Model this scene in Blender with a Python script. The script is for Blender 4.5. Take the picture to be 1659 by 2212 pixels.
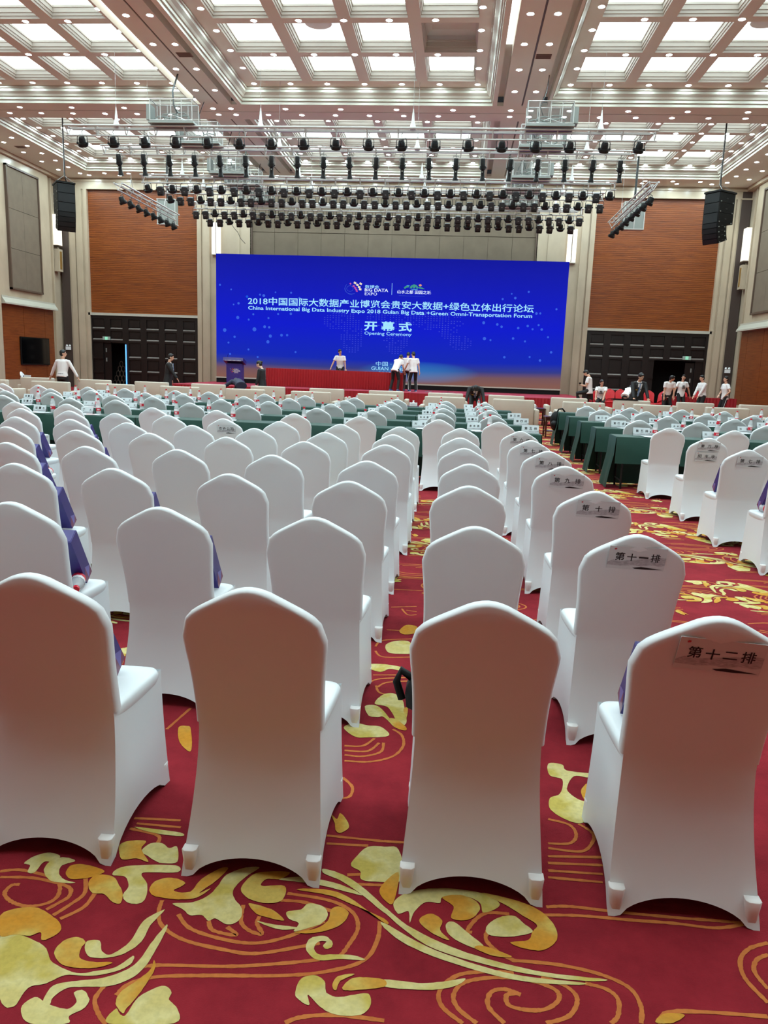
import bpy, bmesh, math, random
from mathutils import Vector, Matrix, noise
random.seed(7)
PI = math.pi
for o in list(bpy.data.objects): bpy.data.objects.remove(o)
scn = bpy.context.scene
COL = scn.collection

# ------------------------------------------------------------------ camera
CAMH = 1.6
def make_camera():
    yaw, pitch, roll, f = 0.08745995, -0.1855641, 0.03594994, 1659.815
    cy, sy, cp, sp = math.cos(yaw), math.sin(yaw), math.cos(pitch), math.sin(pitch)
    F = Vector((-sy*cp, cy*cp, sp)); R = Vector((cy, sy, 0)); U = R.cross(F)
    c, s = math.cos(roll), math.sin(roll)
    R2 = R*c + U*s; U2 = U*c - R*s
    cam = bpy.data.cameras.new('camera'); co = bpy.data.objects.new('camera', cam); COL.objects.link(co)
    m = Matrix.Identity(4)
    for i in range(3):
        m[i][0] = R2[i]; m[i][1] = U2[i]; m[i][2] = -F[i]
    m[2][3] = CAMH
    co.matrix_world = m
    cam.sensor_fit = 'VERTICAL'; cam.sensor_height = 36.0; cam.lens = f/2212*36.0
    cam.clip_start = 0.05; cam.clip_end = 200
    scn.camera = co
make_camera()

# ------------------------------------------------------------------ world, exposure
w = bpy.data.worlds.new('world'); scn.world = w; w.use_nodes = True
w.node_tree.nodes['Background'].inputs[0].default_value = (0.9, 0.93, 1, 1)
w.node_tree.nodes['Background'].inputs[1].default_value = 0.02
vs = scn.view_settings
vs.view_transform = 'Standard'; vs.look = 'None'; vs.gamma = 1.0; vs.use_curve_mapping = False
vs.exposure = 0.18
PANEL_E = 1.25      # glow painted onto the coffer panels and coves
COVE_E = 2.0       # led coves
DOWN_E = 190.0      # downlight lenses
SCREEN_E = 0.98

# ------------------------------------------------------------------ helpers
KIDS = {}
def tag(o, label=None, cat=None, group=None, kind=None):
    if label: o['label'] = label
    if cat: o['category'] = cat
    if group: o['group'] = group
    if kind: o['kind'] = kind
    return o
def link(o, parent=None):
    COL.objects.link(o)
    if parent is not None:
        o.parent = parent
        KIDS.setdefault(parent.name, []).append(o)
    return o
def empty(name, loc=(0, 0, 0), rz=0.0, label=None, cat=None, group=None, parent=None):
    o = bpy.data.objects.new(name, None); o.empty_display_size = 0.2
    link(o, parent); o.location = loc; o.rotation_euler = (0, 0, rz)
    return tag(o, label, cat, group)
def dup(root, loc=None, rz=None, label=None, group=None, parent=None):
    c = root.copy(); link(c, parent)
    if loc is not None: c.location = loc
    if rz is not None: c.rotation_euler = (root.rotation_euler[0], root.rotation_euler[1], rz)
    if label: c['label'] = label
    if group: c['group'] = group
    for k in KIDS.get(root.name, []): dup(k, parent=c)
    return c
ORD = ['first', 'second', 'third', 'fourth', 'fifth', 'sixth', 'seventh', 'eighth', 'ninth', 'tenth', 'eleventh', 'twelfth',
       'thirteenth', 'fourteenth', 'fifteenth', 'sixteenth', 'seventeenth', 'eighteenth', 'nineteenth', 'twentieth']
TENS = {20: 'twenty', 30: 'thirty', 40: 'forty'}
def ordw(n):
    if n <= 20: return ORD[n-1]
    t, r = n//10*10, n % 10
    return {20: 'twentieth', 30: 'thirtieth', 40: 'fortieth'}[t] if r == 0 else TENS[t]+'-'+ORD[r-1]

class MB:
    def __init__(s): s.v = []; s.f = []
    def quad(s, a, b, c, d):
        i = len(s.v); s.v += [tuple(a), tuple(b), tuple(c), tuple(d)]; s.f.append((i, i+1, i+2, i+3)); return s
    def poly(s, pts):
        i = len(s.v); s.v += [tuple(p) for p in pts]; s.f.append(tuple(range(i, i+len(pts)))); return s
    def box(s, x0, x1, y0, y1, z0, z1, M=None):
        i = len(s.v)
        P = [(x, y, z) for z in (z0, z1) for y in (y0, y1) for x in (x0, x1)]
        if M is not None: P = [tuple(M @ Vector(p)) for p in P]
        s.v += P
        s.f += [(i, i+2, i+3, i+1), (i+4, i+5, i+7, i+6), (i, i+1, i+5, i+4), (i+2, i+6, i+7, i+3), (i, i+4, i+6, i+2), (i+1, i+3, i+7, i+5)]
        return s
    def grid(s, rows, close_u=False, close_v=False, flip=False):
        i = len(s.v); nr = len(rows); nc = len(rows[0])
        for r in rows: s.v += [tuple(p) for p in r]
        for a in range(nr if close_v else nr-1):
            for b in range(nc if close_u else nc-1):
                a2 = (a+1) % nr; b2 = (b+1) % nc
                q = (i+a*nc+b, i+a*nc+b2, i+a2*nc+b2, i+a2*nc+b)
                s.f.append(q[::-1] if flip else q)
        return s
    def tube(s, pts, r, n=8, r2=None, cap=True, closed=False):
        pts = [Vector(p) for p in pts]; m = len(pts); rows = []
        up = None
        for k, p in enumerate(pts):
            if closed: d = pts[(k+1) % m]-pts[k-1]
            else: d = pts[min(k+1, m-1)]-pts[max(k-1, 0)]
            d.normalize()
            if up is None:
                up = Vector((0, 0, 1)) if abs(d.z) < 0.9 else Vector((1, 0, 0))
            a = d.cross(up).normalized(); b = a.cross(d).normalized(); up = b
            rr = r[k] if isinstance(r, (list, tuple)) else (r if r2 is None else r+(r2-r)*k/(m-1))
            rows.append([p+a*rr*math.cos(2*PI*j/n)+b*rr*math.sin(2*PI*j/n) for j in range(n)])
        i = len(s.v); s.grid(rows, close_u=True, close_v=closed)
        if cap and not closed:
            s.f.append(tuple(i+j for j in range(n))[::-1]); e = i+(m-1)*n
            s.f.append(tuple(e+j for j in range(n)))
        return s
    def lathe(s, prof, n=12, c=(0, 0, 0), M=None):
        rows = []
        for r, z in prof:
            row = [Vector((c[0]+r*math.cos(2*PI*j/n), c[1]+r*math.sin(2*PI*j/n), c[2]+z)) for j in range(n)]
            if M is not None: row = [M @ p for p in row]
            rows.append(row)
        return s.grid(rows, close_u=True)
    def prism(s, pts, h, M=None, z0=0.0):
        n = len(pts); i = len(s.v)
        P = [(p[0], p[1], z0) for p in pts]+[(p[0], p[1], z0+h) for p in pts]
        if M is not None: P = [tuple(M @ Vector(p)) for p in P]
        s.v += P
        s.f.append(tuple(range(i, i+n))[::-1]); s.f.append(tuple(range(i+n, i+2*n)))
        for k in range(n): s.f.append((i+k, i+(k+1) % n, i+n+(k+1) % n, i+n+k))
        return s
    def ellip(s, c, r, n=12, m=8, M=None):
        rows = []
        for a in range(m+1):
            t = PI*a/m-PI/2
            row = [Vector((c[0]+r[0]*math.cos(t)*math.cos(2*PI*j/n), c[1]+r[1]*math.cos(t)*math.sin(2*PI*j/n), c[2]+r[2]*math.sin(t))) for j in range(n)]
            if M is not None: row = [M @ p for p in row]
            rows.append(row)
        return s.grid(rows, close_u=True)
    def mesh(s, name, mats, smooth=None, merge=False):
        me = bpy.data.meshes.new(name); me.from_pydata(s.v, [], s.f)
        if merge:
            bm = bmesh.new(); bm.from_mesh(me); bmesh.ops.remove_doubles(bm, verts=bm.verts, dist=1e-4)
            bmesh.ops.recalc_face_normals(bm, faces=bm.faces); bm.to_mesh(me); bm.free()
        for m in (mats if isinstance(mats, (list, tuple)) else [mats]): me.materials.append(m)
        if smooth is not None:
            me.polygons.foreach_set('use_smooth', [True]*len(me.polygons))
            if smooth < 3.1: me.set_sharp_from_angle(angle=smooth)
        me.update(); return me
    def build(s, name, mats, parent=None, smooth=None, merge=False, loc=None, rot=None):
        o = bpy.data.objects.new(name, s.mesh(name, mats, smooth, merge)); link(o, parent)
        if loc is not None: o.location = loc
        if rot is not None: o.rotation_euler = rot
        return o
def add_mesh(name, me, parent=None, loc=None, rot=None):
    o = bpy.data.objects.new(name, me); link(o, parent)
    if loc is not None: o.location = loc
    if rot is not None: o.rotation_euler = rot
    return o

# ------------------------------------------------------------------ materials
MATS = {}
def srgb(r, g, b):
    f = lambda c: (c/255/12.92) if c/255 <= 0.04045 else ((c/255+0.055)/1.055)**2.4
    return (f(r), f(g), f(b), 1)
def mat(name, col, rough=0.6, metal=0.0, spec=0.5, emit=0.0, ecol=None, trans=0.0, alpha=1.0, sheen=0.0, coat=0.0,
        noise_amt=0.0, nscale=5.0, stretch=None, bump=0.0, bscale=60.0, col2=None, coords='Object'):
    m = bpy.data.materials.new(name); m.use_nodes = True; nt = m.node_tree
    b = nt.nodes['Principled BSDF']; c = tuple(col) if len(col) == 4 else tuple(col)+(1,)
    b.inputs['Base Color'].default_value = c; b.inputs['Roughness'].default_value = rough
    b.inputs['Metallic'].default_value = metal; b.inputs['Specular IOR Level'].default_value = spec
    b.inputs['Transmission Weight'].default_value = trans; b.inputs['Alpha'].default_value = alpha
    b.inputs['Sheen Weight'].default_value = sheen; b.inputs['Coat Weight'].default_value = coat
    if emit: b.inputs['Emission Strength'].default_value = emit; b.inputs['Emission Color'].default_value = ecol or c
    tc = mp = None
    def coord():
        nonlocal tc, mp
        if mp is None:
            tc = nt.nodes.new('ShaderNodeTexCoord'); mp = nt.nodes.new('ShaderNodeMapping')
            nt.links.new(tc.outputs[coords], mp.inputs[0])
            if stretch: mp.inputs['Scale'].default_value = stretch
        return mp.outputs[0]
    if noise_amt or col2:
        n = nt.nodes.new('ShaderNodeTexNoise'); n.inputs['Scale'].default_value = nscale; n.inputs['Detail'].default_value = 6
        nt.links.new(coord(), n.inputs['Vector'])
        r = nt.nodes.new('ShaderNodeValToRGB'); r.color_ramp.elements[0].position = 0.35; r.color_ramp.elements[1].position = 0.65
        c2 = col2 if col2 else tuple(x*(1-noise_amt) for x in c[:3])+(1,)
        r.color_ramp.elements[0].color = c2; r.color_ramp.elements[1].color = c
        nt.links.new(n.outputs['Fac'], r.inputs[0]); nt.links.new(r.outputs[0], b.inputs['Base Color'])
    if bump:
        n2 = nt.nodes.new('ShaderNodeTexNoise'); n2.inputs['Scale'].default_value = bscale
        tc2 = nt.nodes.new('ShaderNodeTexCoord'); nt.links.new(tc2.outputs['Object'], n2.inputs['Vector'])
        bp = nt.nodes.new('ShaderNodeBump'); bp.inputs['Strength'].default_value = bump; bp.inputs['Distance'].default_value = 0.01
        nt.links.new(n2.outputs['Fac'], bp.inputs['Height']); nt.links.new(bp.outputs[0], b.inputs['Normal'])
    MATS[name] = m; return m
M_ceil = mat('ceiling_paint', srgb(226, 228, 218), 0.7)
M_mold = mat('moulding_paint', srgb(192, 186, 172), 0.5)
M_coffer = mat('coffer_paint', srgb(198, 196, 186), 0.5)
M_panel = mat('panel_painted_glow', (0.9, 0.9, 0.9), 0.5, emit=PANEL_E, ecol=(0.82, 1.0, 1.04, 1))  # plain cove-lit panel; its brightness is painted in as emission
M_paneledge = mat('cove_painted_glow', (0.9, 0.9, 0.9), 0.5, emit=PANEL_E*1.15, ecol=(0.90, 1.0, 0.99, 1))  # surface glow stands in for hidden strips that are not modelled
M_paneloff = mat('unlit_panel', (0.72, 0.73, 0.72), 0.5)
M_led = mat('led_cove', (1, 1, 1), 0.5, emit=COVE_E, ecol=(1, 1, 0.97, 1))
M_lens = mat('downlight_lens', (1, 1, 1), 0.5, emit=DOWN_E, ecol=(0.75, 1.0, 1.06, 1))
M_trimring = mat('downlight_trim', (0.8, 0.8, 0.78), 0.35)
M_marble = mat('cream_marble', srgb(194, 176, 152), 0.25, noise_amt=0.16, nscale=1.1, stretch=(1, 1, 0.5))
M_marble2 = mat('white_stone_trim', srgb(188, 184, 170), 0.3)
M_cloth_wall = mat('grey_fabric_panel', srgb(118, 103, 86), 0.85, noise_amt=0.10, nscale=2.5)
M_bronze = mat('bronze_frame', srgb(92, 74, 62), 0.4)
M_sill = mat('door_sill_painted_highlight', srgb(128, 120, 114), 0.4)  # paler than the dark wood: light caught on the sills, painted in
M_darkwood = mat('dark_stained_wood', srgb(22, 14, 12), 0.38, noise_amt=0.3, nscale=3, stretch=(2, 2, 14))
M_darkcol = mat('dark_brown_column', srgb(66, 52, 46), 0.5)
M_void = mat('dark_passage', srgb(22, 24, 22), 0.9)
M_black = mat('matt_black', srgb(9, 9, 9), 0.6, spec=0.25)
M_blackmetal = mat('black_enamel', srgb(13, 13, 14), 0.42, spec=0.35)
M_greymetal = mat('dark_grey_enamel', srgb(40, 41, 43), 0.4)
M_lensdark = mat('lamp_glass', srgb(60, 66, 72), 0.1, metal=0.6)
M_alu = mat('pale_aluminium', srgb(188, 186, 182), 0.4, metal=0.25)
M_mesh = mat('basket_netting', srgb(120, 124, 120), 0.7, alpha=0.3)
M_galv = mat('galvanised_box', srgb(138, 142, 136), 0.5, metal=0.2)
M_white = mat('stretch_white_fabric', srgb(230, 236, 238), 0.42, sheen=0.15, bump=0.03, bscale=14)
M_pocket = mat('foot_pocket_vinyl', srgb(240, 239, 236), 0.38, sheen=0.15)
M_green = mat('dark_green_tablecloth', srgb(8, 62, 50), 0.6, noise_amt=0.15, nscale=6)
M_greenside = M_green
M_sofa = mat('cream_upholstery', srgb(198, 188, 172), 0.6, noise_amt=0.05, nscale=5)
M_paper = mat('white_paper', srgb(214, 222, 224), 0.5)
M_ink = mat('black_ink', srgb(26, 24, 24), 0.6)
M_inkwash = mat('grey_ink_wash', srgb(198, 200, 204), 0.6, col2=srgb(160, 162, 168), nscale=60, stretch=(1, 1, 3))
M_redseal = mat('red_seal', srgb(190, 60, 70), 0.6)
M_pet = mat('clear_bottle_plastic', (0.92, 0.95, 0.96), 0.08, alpha=0.35)
M_redcap = mat('red_plastic_cap', srgb(214, 30, 50), 0.35)
M_redlabel = mat('red_label', srgb(206, 30, 52), 0.4)
M_whitelabel = mat('white_label', srgb(240, 236, 236), 0.4)
M_redskirt = mat('red_satin', srgb(158, 12, 24), 0.4, sheen=0.1)
M_redskirt2 = mat('red_skirt_cloth', srgb(150, 14, 28), 0.5)
M_stagecarpet = mat('crimson_stage_carpet', srgb(160, 34, 54), 0.8, noise_amt=0.2, nscale=1.5)
M_redchair = mat('red_stretch_fabric', srgb(196, 14, 28), 0.45)
M_skin = mat('skin', srgb(206, 158, 132), 0.5)
M_skin2 = mat('fair_skin', srgb(226, 186, 164), 0.5)
M_hair = mat('black_hair', srgb(20, 17, 17), 0.5)
M_shirt = mat('white_shirt_cotton', srgb(226, 222, 220), 0.75)
M_tee = mat('white_tee_cotton', srgb(232, 228, 226), 0.8)
M_teepk = mat('pale_grey_shirt', srgb(214, 200, 198), 0.8)
M_suit = mat('black_suit_wool', srgb(20, 20, 22), 0.7)
M_navy = mat('navy_vest', srgb(30, 36, 60), 0.7)
M_trou = mat('black_trousers', srgb(18, 17, 18), 0.75)
M_greytrou = mat('charcoal_trousers', srgb(64, 58, 60), 0.75)
M_shoe = mat('trainer_blue', srgb(40, 80, 140), 0.5)
M_shoeblk = mat('black_shoe', srgb(15, 15, 15), 0.3)
M_tie = mat('blue_tie', srgb(122, 146, 186), 0.5)
M_lip = mat('lip', srgb(160, 80, 76), 0.5)
M_eye = mat('eye_dark', srgb(24, 18, 16), 0.2)
M_eyew = mat('eye_white', srgb(225, 220, 215), 0.3)
M_purple = mat('indigo_card', srgb(56, 44, 122), 0.35, noise_amt=0.15, nscale=8)
M_facet1 = mat('bag_facet_plum', srgb(120, 62, 90), 0.35)
M_facet2 = mat('bag_facet_lilac', srgb(112, 104, 170), 0.35)
M_facet3 = mat('bag_facet_blue', srgb(20, 96, 180), 0.35)
M_cable = mat('black_cable', srgb(20, 20, 20), 0.5)
M_wire = mat('steel_wire', srgb(170, 170, 168), 0.4, metal=0.5)
M_hoist = mat('white_hook', srgb(228, 228, 224), 0.4)
M_mahog = mat('mahogany', srgb(64, 26, 20), 0.3)
M_exit = mat('exit_sign_green', srgb(120, 210, 170), 0.4, emit=0.5, ecol=(0.35, 0.9, 0.6, 1))
M_exitbg = mat('exit_sign_housing', srgb(160, 176, 166), 0.4)
M_blueled = mat('blue_led', (0.2, 0.5, 1), 0.4, emit=1.3, ecol=(0.07, 0.33, 1, 1))
M_sconce = mat('sconce_alabaster', (0.8, 0.76, 0.68), 0.4, emit=0.55, ecol=(1, 0.93, 0.78, 1))
M_tv = mat('tv_glass', srgb(6, 6, 7), 0.12)
M_vent = mat('vent_grille', srgb(128, 104, 94), 0.6)
M_gold = mat('brass_trim', srgb(170, 130, 70), 0.35, metal=0.5)
M_ceramic = mat('white_ceramic', srgb(236, 236, 236), 0.2)

def wood_mat(name, ca, cb, cc, axis_scale):
    m = bpy.data.materials.new(name); m.use_nodes = True; nt = m.node_tree; b = nt.nodes['Principled BSDF']
    b.inputs['Roughness'].default_value = 0.42
    tc = nt.nodes.new('ShaderNodeTexCoord'); mp = nt.nodes.new('ShaderNodeMapping'); mp.inputs['Scale'].default_value = axis_scale
    nt.links.new(tc.outputs['Object'], mp.inputs[0])
    n = nt.nodes.new('ShaderNodeTexNoise'); n.inputs['Scale'].default_value = 1.0; n.inputs['Detail'].default_value = 8; n.inputs['Roughness'].default_value = 0.65
    nt.links.new(mp.outputs[0], n.inputs['Vector'])
    r = nt.nodes.new('ShaderNodeValToRGB'); e = r.color_ramp.elements
    e[0].position = 0.3; e[0].color = ca; e[1].position = 0.7; e[1].color = cc
    k = e.new(0.5); k.color = cb
    nt.links.new(n.outputs['Fac'], r.inputs[0]); nt.links.new(r.outputs[0], b.inputs['Base Color']); return m
M_wood = wood_mat('reeded_teak_wall', srgb(98, 42, 6), srgb(130, 62, 12), srgb(144, 74, 18), (1.2, 1.2, 22))
M_wood2 = wood_mat('teak_side_panel', srgb(100, 42, 14), srgb(128, 62, 22), srgb(140, 74, 30), (1.2, 1.2, 16))
M_rear = wood_mat('rear_wall_wood', srgb(100, 62, 32), srgb(130, 82, 46), srgb(144, 94, 54), (1.2, 1.2, 12))

def carpet_mat():
    m = bpy.data.materials.new('red_carpet'); m.use_nodes = True; nt = m.node_tree; b = nt.nodes['Principled BSDF']
    b.inputs['Roughness'].default_value = 0.95; b.inputs['Specular IOR Level'].default_value = 0.15; 
    tc = nt.nodes.new('ShaderNodeTexCoord')
    n = nt.nodes.new('ShaderNodeTexNoise'); n.inputs['Scale'].default_value = 2.3; n.inputs['Detail'].default_value = 9; n.inputs['Roughness'].default_value = 0.7
    nt.links.new(tc.outputs['Object'], n.inputs['Vector'])
    r = nt.nodes.new('ShaderNodeValToRGB'); e = r.color_ramp.elements
    e[0].position = 0.3; e[0].color = srgb(114, 24, 34); e[1].position = 0.68; e[1].color = srgb(154, 40, 50)
    nt.links.new(n.outputs['Fac'], r.inputs[0]); nt.links.new(r.outputs[0], b.inputs['Base Color'])
    n2 = nt.nodes.new('ShaderNodeTexNoise'); n2.inputs['Scale'].default_value = 260; nt.links.new(tc.outputs['Object'], n2.inputs['Vector'])
    bp = nt.nodes.new('ShaderNodeBump'); bp.inputs['Strength'].default_value = 0.5; bp.inputs['Distance'].default_value = 0.004
    nt.links.new(n2.outputs['Fac'], bp.inputs['Height']); nt.links.new(bp.outputs[0], b.inputs['Normal'])
    return m
M_carpet = carpet_mat()
def pile_mat(name, a, b_, c):
    m = bpy.data.materials.new(name); m.use_nodes = True; nt = m.node_tree; b = nt.nodes['Principled BSDF']
    b.inputs['Roughness'].default_value = 0.95; b.inputs['Specular IOR Level'].default_value = 0.15
    tc = nt.nodes.new('ShaderNodeTexCoord')
    n = nt.nodes.new('ShaderNodeTexNoise'); n.inputs['Scale'].default_value = 5.5; n.inputs['Detail'].default_value = 3
    nt.links.new(tc.outputs['Object'], n.inputs['Vector'])
    r = nt.nodes.new('ShaderNodeValToRGB'); e = r.color_ramp.elements
    e[0].position = 0.36; e[0].color = a; e[1].position = 0.62; e[1].color = c; k = e.new(0.5); k.color = b_
    nt.links.new(n.outputs['Fac'], r.inputs[0])
    n3 = nt.nodes.new('ShaderNodeTexNoise'); n3.inputs['Scale'].default_value = 70; nt.links.new(tc.outputs['Object'], n3.inputs['Vector'])
    mx = nt.nodes.new('ShaderNodeMix'); mx.data_type = 'RGBA'; mx.blend_type = 'MULTIPLY'; mx.inputs[0].default_value = 0.35
    nt.links.new(r.outputs[0], mx.inputs[6]); nt.links.new(n3.outputs['Color'], mx.inputs[7]); 
    hs = nt.nodes.new('ShaderNodeRGBToBW'); nt.links.new(n3.outputs['Color'], hs.inputs[0]); 
    mr = nt.nodes.new('ShaderNodeMapRange'); mr.inputs[1].default_value = 0.3; mr.inputs[2].default_value = 0.6; mr.inputs[3].default_value = 0.5; mr.inputs[4].default_value = 1.0
    nt.links.new(hs.outputs[0], mr.inputs[0]); nt.links.new(mr.outputs[0], mx.inputs[7])
    nt.links.new(mx.outputs[2], b.inputs['Base Color'])
    return m
M_cream = pile_mat('cream_pile', srgb(206, 190, 120), srgb(214, 202, 140), srgb(196, 176, 88))
M_goldpile = pile_mat('gold_pile', srgb(206, 142, 46), srgb(204, 150, 60), srgb(206, 178, 92))
M_line = pile_mat('orange_pile_line', srgb(196, 116, 60), srgb(198, 118, 62), srgb(190, 108, 56))

# ------------------------------------------------------------------ room geometry numbers
YW = 40.2; YR = -1.5; XL = -20.9; XR = 13.4; ZC = 10.6; ZB = 11.1

# floor
fl = MB(); fl.box(XL-0.6, XR+0.6, YR-0.3, YW+2.5, -0.1, 0); floor = tag(fl.build('floor', M_carpet), kind='structure')

# ------------------------------------------------------------------ ceiling
WELLX = [(-18.70, -9.90), (-8.13, 0.72), (2.66, 11.46)]
WELLY = [(-0.75, 12.3), (14.0, 28.84), (30.5, 38.66)]
def ceilz(x, y): return ZB if any(a+.3 < x < b-.3 for a, b in WELLX) and any(a+.3 < y < b-.3 for a, b in WELLY) else ZC
SLOTS = [(-9.88, -9.60, 0), (-8.50, -8.28, 1), (0.87, 1.09, 2), (2.36, 2.58, 1)]   # x0,x1, kind
ceil = empty('ceiling'); tag(ceil, kind='structure')
# corridor and border slabs around wells, with slot gaps
def slab(x0, x1, y0, y1):
    MB().box(x0, x1, y0, y1, ZC, ZC+0.12).build('ceiling_field', M_ceil, ceil)
xs = [XL-0.5] + [v for p in WELLX for v in p] + [XR+0.5]
ys = [YR-0.2] + [v for p in WELLY for v in p] + [YW+0.3]
for k in range(0, len(ys), 2):            # full-width cross corridors
    y0, y1 = ys[k], ys[k+1]
    if k == 4:
        # cross corridor by the stage has a shallow shadow groove down its middle
        slab(xs[0], xs[-1], y0, 29.60); slab(xs[0], xs[-1], 29.66, y1)
        MB().box(xs[0], xs[-1], 29.60, 29.66, ZC+0.03, ZC+0.12).build('shadow_groove', M_bronze, ceil)
    else: slab(xs[0], xs[-1], y0, y1)
for (y0, y1) in WELLY:                     # strips between wells
    slab(xs[0], WELLX[0][0], y0, y1); slab(WELLX[2][1], xs[-1], y0, y1)
    slab(WELLX[0][1], -9.88, y0, y1); slab(-9.60, -9.02, y0, y1); slab(-8.96, -8.50, y0, y1); slab(-8.28, WELLX[1][0], y0, y1)
    slab(WELLX[1][1], 0.87, y0, y1); slab(1.09, 1.70, y0, y1); slab(1.76, 2.36, y0, y1); slab(2.58, WELLX[2][0], y0, y1)
    for gx in (-9.02, 1.70): MB().box(gx, gx+0.06, y0, y1, ZC+0.03, ZC+0.12).build('shadow_groove', M_bronze, ceil)
    for (sx0, sx1, kd) in SLOTS:
        m = MB(); m.box(sx0-0.03, sx0, y0, y1, ZC+0.12, ZC+0.34); m.box(sx1, sx1+0.03, y0, y1, ZC+0.12, ZC+0.34)
        m.build('slot_side', M_ceil, ceil)
        if kd == 0: lit = [(y0, y1, True)] if y1 < 30 else [(y0, y1, False)]
        elif kd == 2 and y1 < 30: lit = [(y0, min(y1, 24.5), True), (24.5, y1, False)] if y1 > 24.5 else [(y0, y1, True)]
        else: lit = [(y0, y1, False)]
        for (a, b, on) in lit:
            MB().box(sx0-0.03, sx1+0.03, a, b, ZC+0.30, ZC+0.34).build('slot_light' if on else 'air_slot', M_led if on else M_ceil, ceil)
# well cornices: stepped rings
prof = [(0.004, ZC-0.001), (0.004, ZC+0.10), (0.05, ZC+0.11), (0.05, ZC+0.20), (0.09, ZC+0.21), (0.13, ZC+0.27), (0.22, ZC+0.34), (0.22, ZC+0.42), (0.27, ZC+0.43), (0.27, ZB)]
def ring(x0, x1, y0, y1, pr, name, m, par):
    b = MB(); rows = []
    for d, z in pr: rows.append([(x0+d, y0+d, z), (x1-d, y0+d, z), (x1-d, y1-d, z), (x0+d, y1-d, z)])
    b.grid(rows, close_u=True); return b.build(name, m, par)
# coffers
CW, CL = 1.60, 2.05
def coffer_meshes(lit):
    a = MB(); rows = []
    hx, hy = CW/2, CL/2
    for d, z in [(0, 0), (0, 0.07), (0.025, 0.075), (0.025, 0.15), (0.05, 0.155), (0.05, 0.27), (0.075, 0.275), (0.075, 0.33)]:
        rows.append([(-hx+d, -hy+d, z), (hx-d, -hy+d, z), (hx-d, hy-d, z), (-hx+d, hy-d, z)])
    a.grid(rows, close_u=True)
    fas = a.mesh('coffer', M_coffer)
    c = MB(); rows = []
    for d, z in [(0.075, 0.33), (0.02, 0.36), (0.02, 0.46), (0.22, 0.56)]:
        rows.append([(-hx+d, -hy+d, z), (hx-d, -hy+d, z), (hx-d, hy-d, z), (-hx+d, hy-d, z)])
    c.grid(rows, close_u=True)
    cove = c.mesh('cove', M_paneledge if lit else M_paneloff)
    p = MB(); d = 0.22; p.quad((-hx+d, -hy+d, 0.56), (hx-d, -hy+d, 0.56), (hx-d, hy-d, 0.56), (-hx+d, hy-d, 0.56))
    pan = p.mesh('coffer_panel', M_panel if lit else M_paneloff)
    return fas, cove, pan
CM = {True: coffer_meshes(True), False: coffer_meshes(False)}
def coffer(x, y, lit=True, disc=False):
    f, c, p = CM[lit]
    o = add_mesh('coffer', f, ceil, (x, y, ZB)); add_mesh('cove', c, o); add_mesh('coffer_panel', p, o)
    if disc:
        MB().lathe([(0.0, 0.40), (0.40, 0.40), (0.42, 0.43), (0.42, 0.56)], 28).build('round_diffuser', M_paneloff, o, smooth=0.6)
def beamgrid(x0, x1, y0, y1, cxs, cys):
    # flat soffit at ZB with holes for the coffers
    b = MB(); X = [x0]; Y = [y0]
    for c in cxs: X += [c-CW/2, c+CW/2]
    for c in cys: Y += [c-CL/2, c+CL/2]
    X.append(x1); Y.append(y1)
    for i in range(len(X)-1):
        for j in range(len(Y)-1):
            if i % 2 == 1 and j % 2 == 1: continue
            b.quad((X[i], Y[j], ZB), (X[i], Y[j+1], ZB), (X[i+1], Y[j+1], ZB), (X[i+1], Y[j], ZB))
    b.build('coffer_beams', M_ceil, ceil)
NEARY = [28.28-0.25-CL/2-2.38*k for k in range(6)]
cofX = []
for wi, (wx0, wx1) in enumerate(WELLX):
    cx = (wx0+wx1)/2; cxs = [cx+0.06+1.955*(k-1.5) for k in range(4)]; cofX.append(cxs)
    for wj, (wy0, wy1) in enumerate(WELLY):
        ring(wx0, wx1, wy0, wy1, prof, 'cornice', M_mold, ceil)
        if wj == 2: cys = [wy1-0.40-2.38*k-2.38/2+0.0 for k in range(3)]; 
        elif wj == 1: cys = [26.99-2.38*k for k in range(5)]
        else: cys = [10.58-2.38*k for k in range(5)]
        if wj == 2: cys = [37.10, 34.72, 32.34]
        cys.sort()
        beamgrid(wx0+0.2, wx1-0.2, wy0+0.2, wy1-0.2, cxs, cys)
        for y in cys:
            for k, x in enumerate(cxs):
                lit = not (wi == 1 and wj == 1 and k == 3 and abs(y-24.61) < 0.1)
                disc = (wj == 1 and abs(y-24.61) < 0.1 and ((wi == 1 and k == 1) or (wi == 2 and k == 2)))
                coffer(x, y, lit, disc)
# downlights
dl0 = None
def make_downlight():
    t = empty('downlight')
    MB().lathe([(0.082, 0.0), (0.105, -0.006), (0.108, 0.0), (0.108, 0.004)], 16).build('trim_ring', M_trimring, t, smooth=0.6)
    MB().poly([(0.082*math.cos(2*PI*k/14), -0.082*math.sin(2*PI*k/14), -0.002) for k in range(14)]).build('lens', M_lens, t)
    return t
def downlight(x, y, z, where, cat_group):
    global dl0
    if dl0 is None:
        dl0 = make_downlight(); o = dl0; o.location = (x, y, z-0.002)
    else: o = dup(dl0, (x, y, z-0.002))
    tag(o, where, 'downlight', cat_group)
def dls(xsys, z, label, group):
    rows = {}
    for x, y in xsys: rows.setdefault(round(y/0.3), []).append((x, y))
    for ri, ky in enumerate(sorted(rows, reverse=True)):
        for ci, (x, y) in enumerate(sorted(rows[ky])):
            downlight(x, y, z, f'round downlight, {label}, {ordw(ri+1)} line from the stage, {ordw(ci+1)} from left', group)
pair = []
for k in range(-11, 5): pair += [(x, 21.84+1.865*k) for x in (-9.31, -8.65) if 21.84+1.865*k > 1.0]
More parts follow.
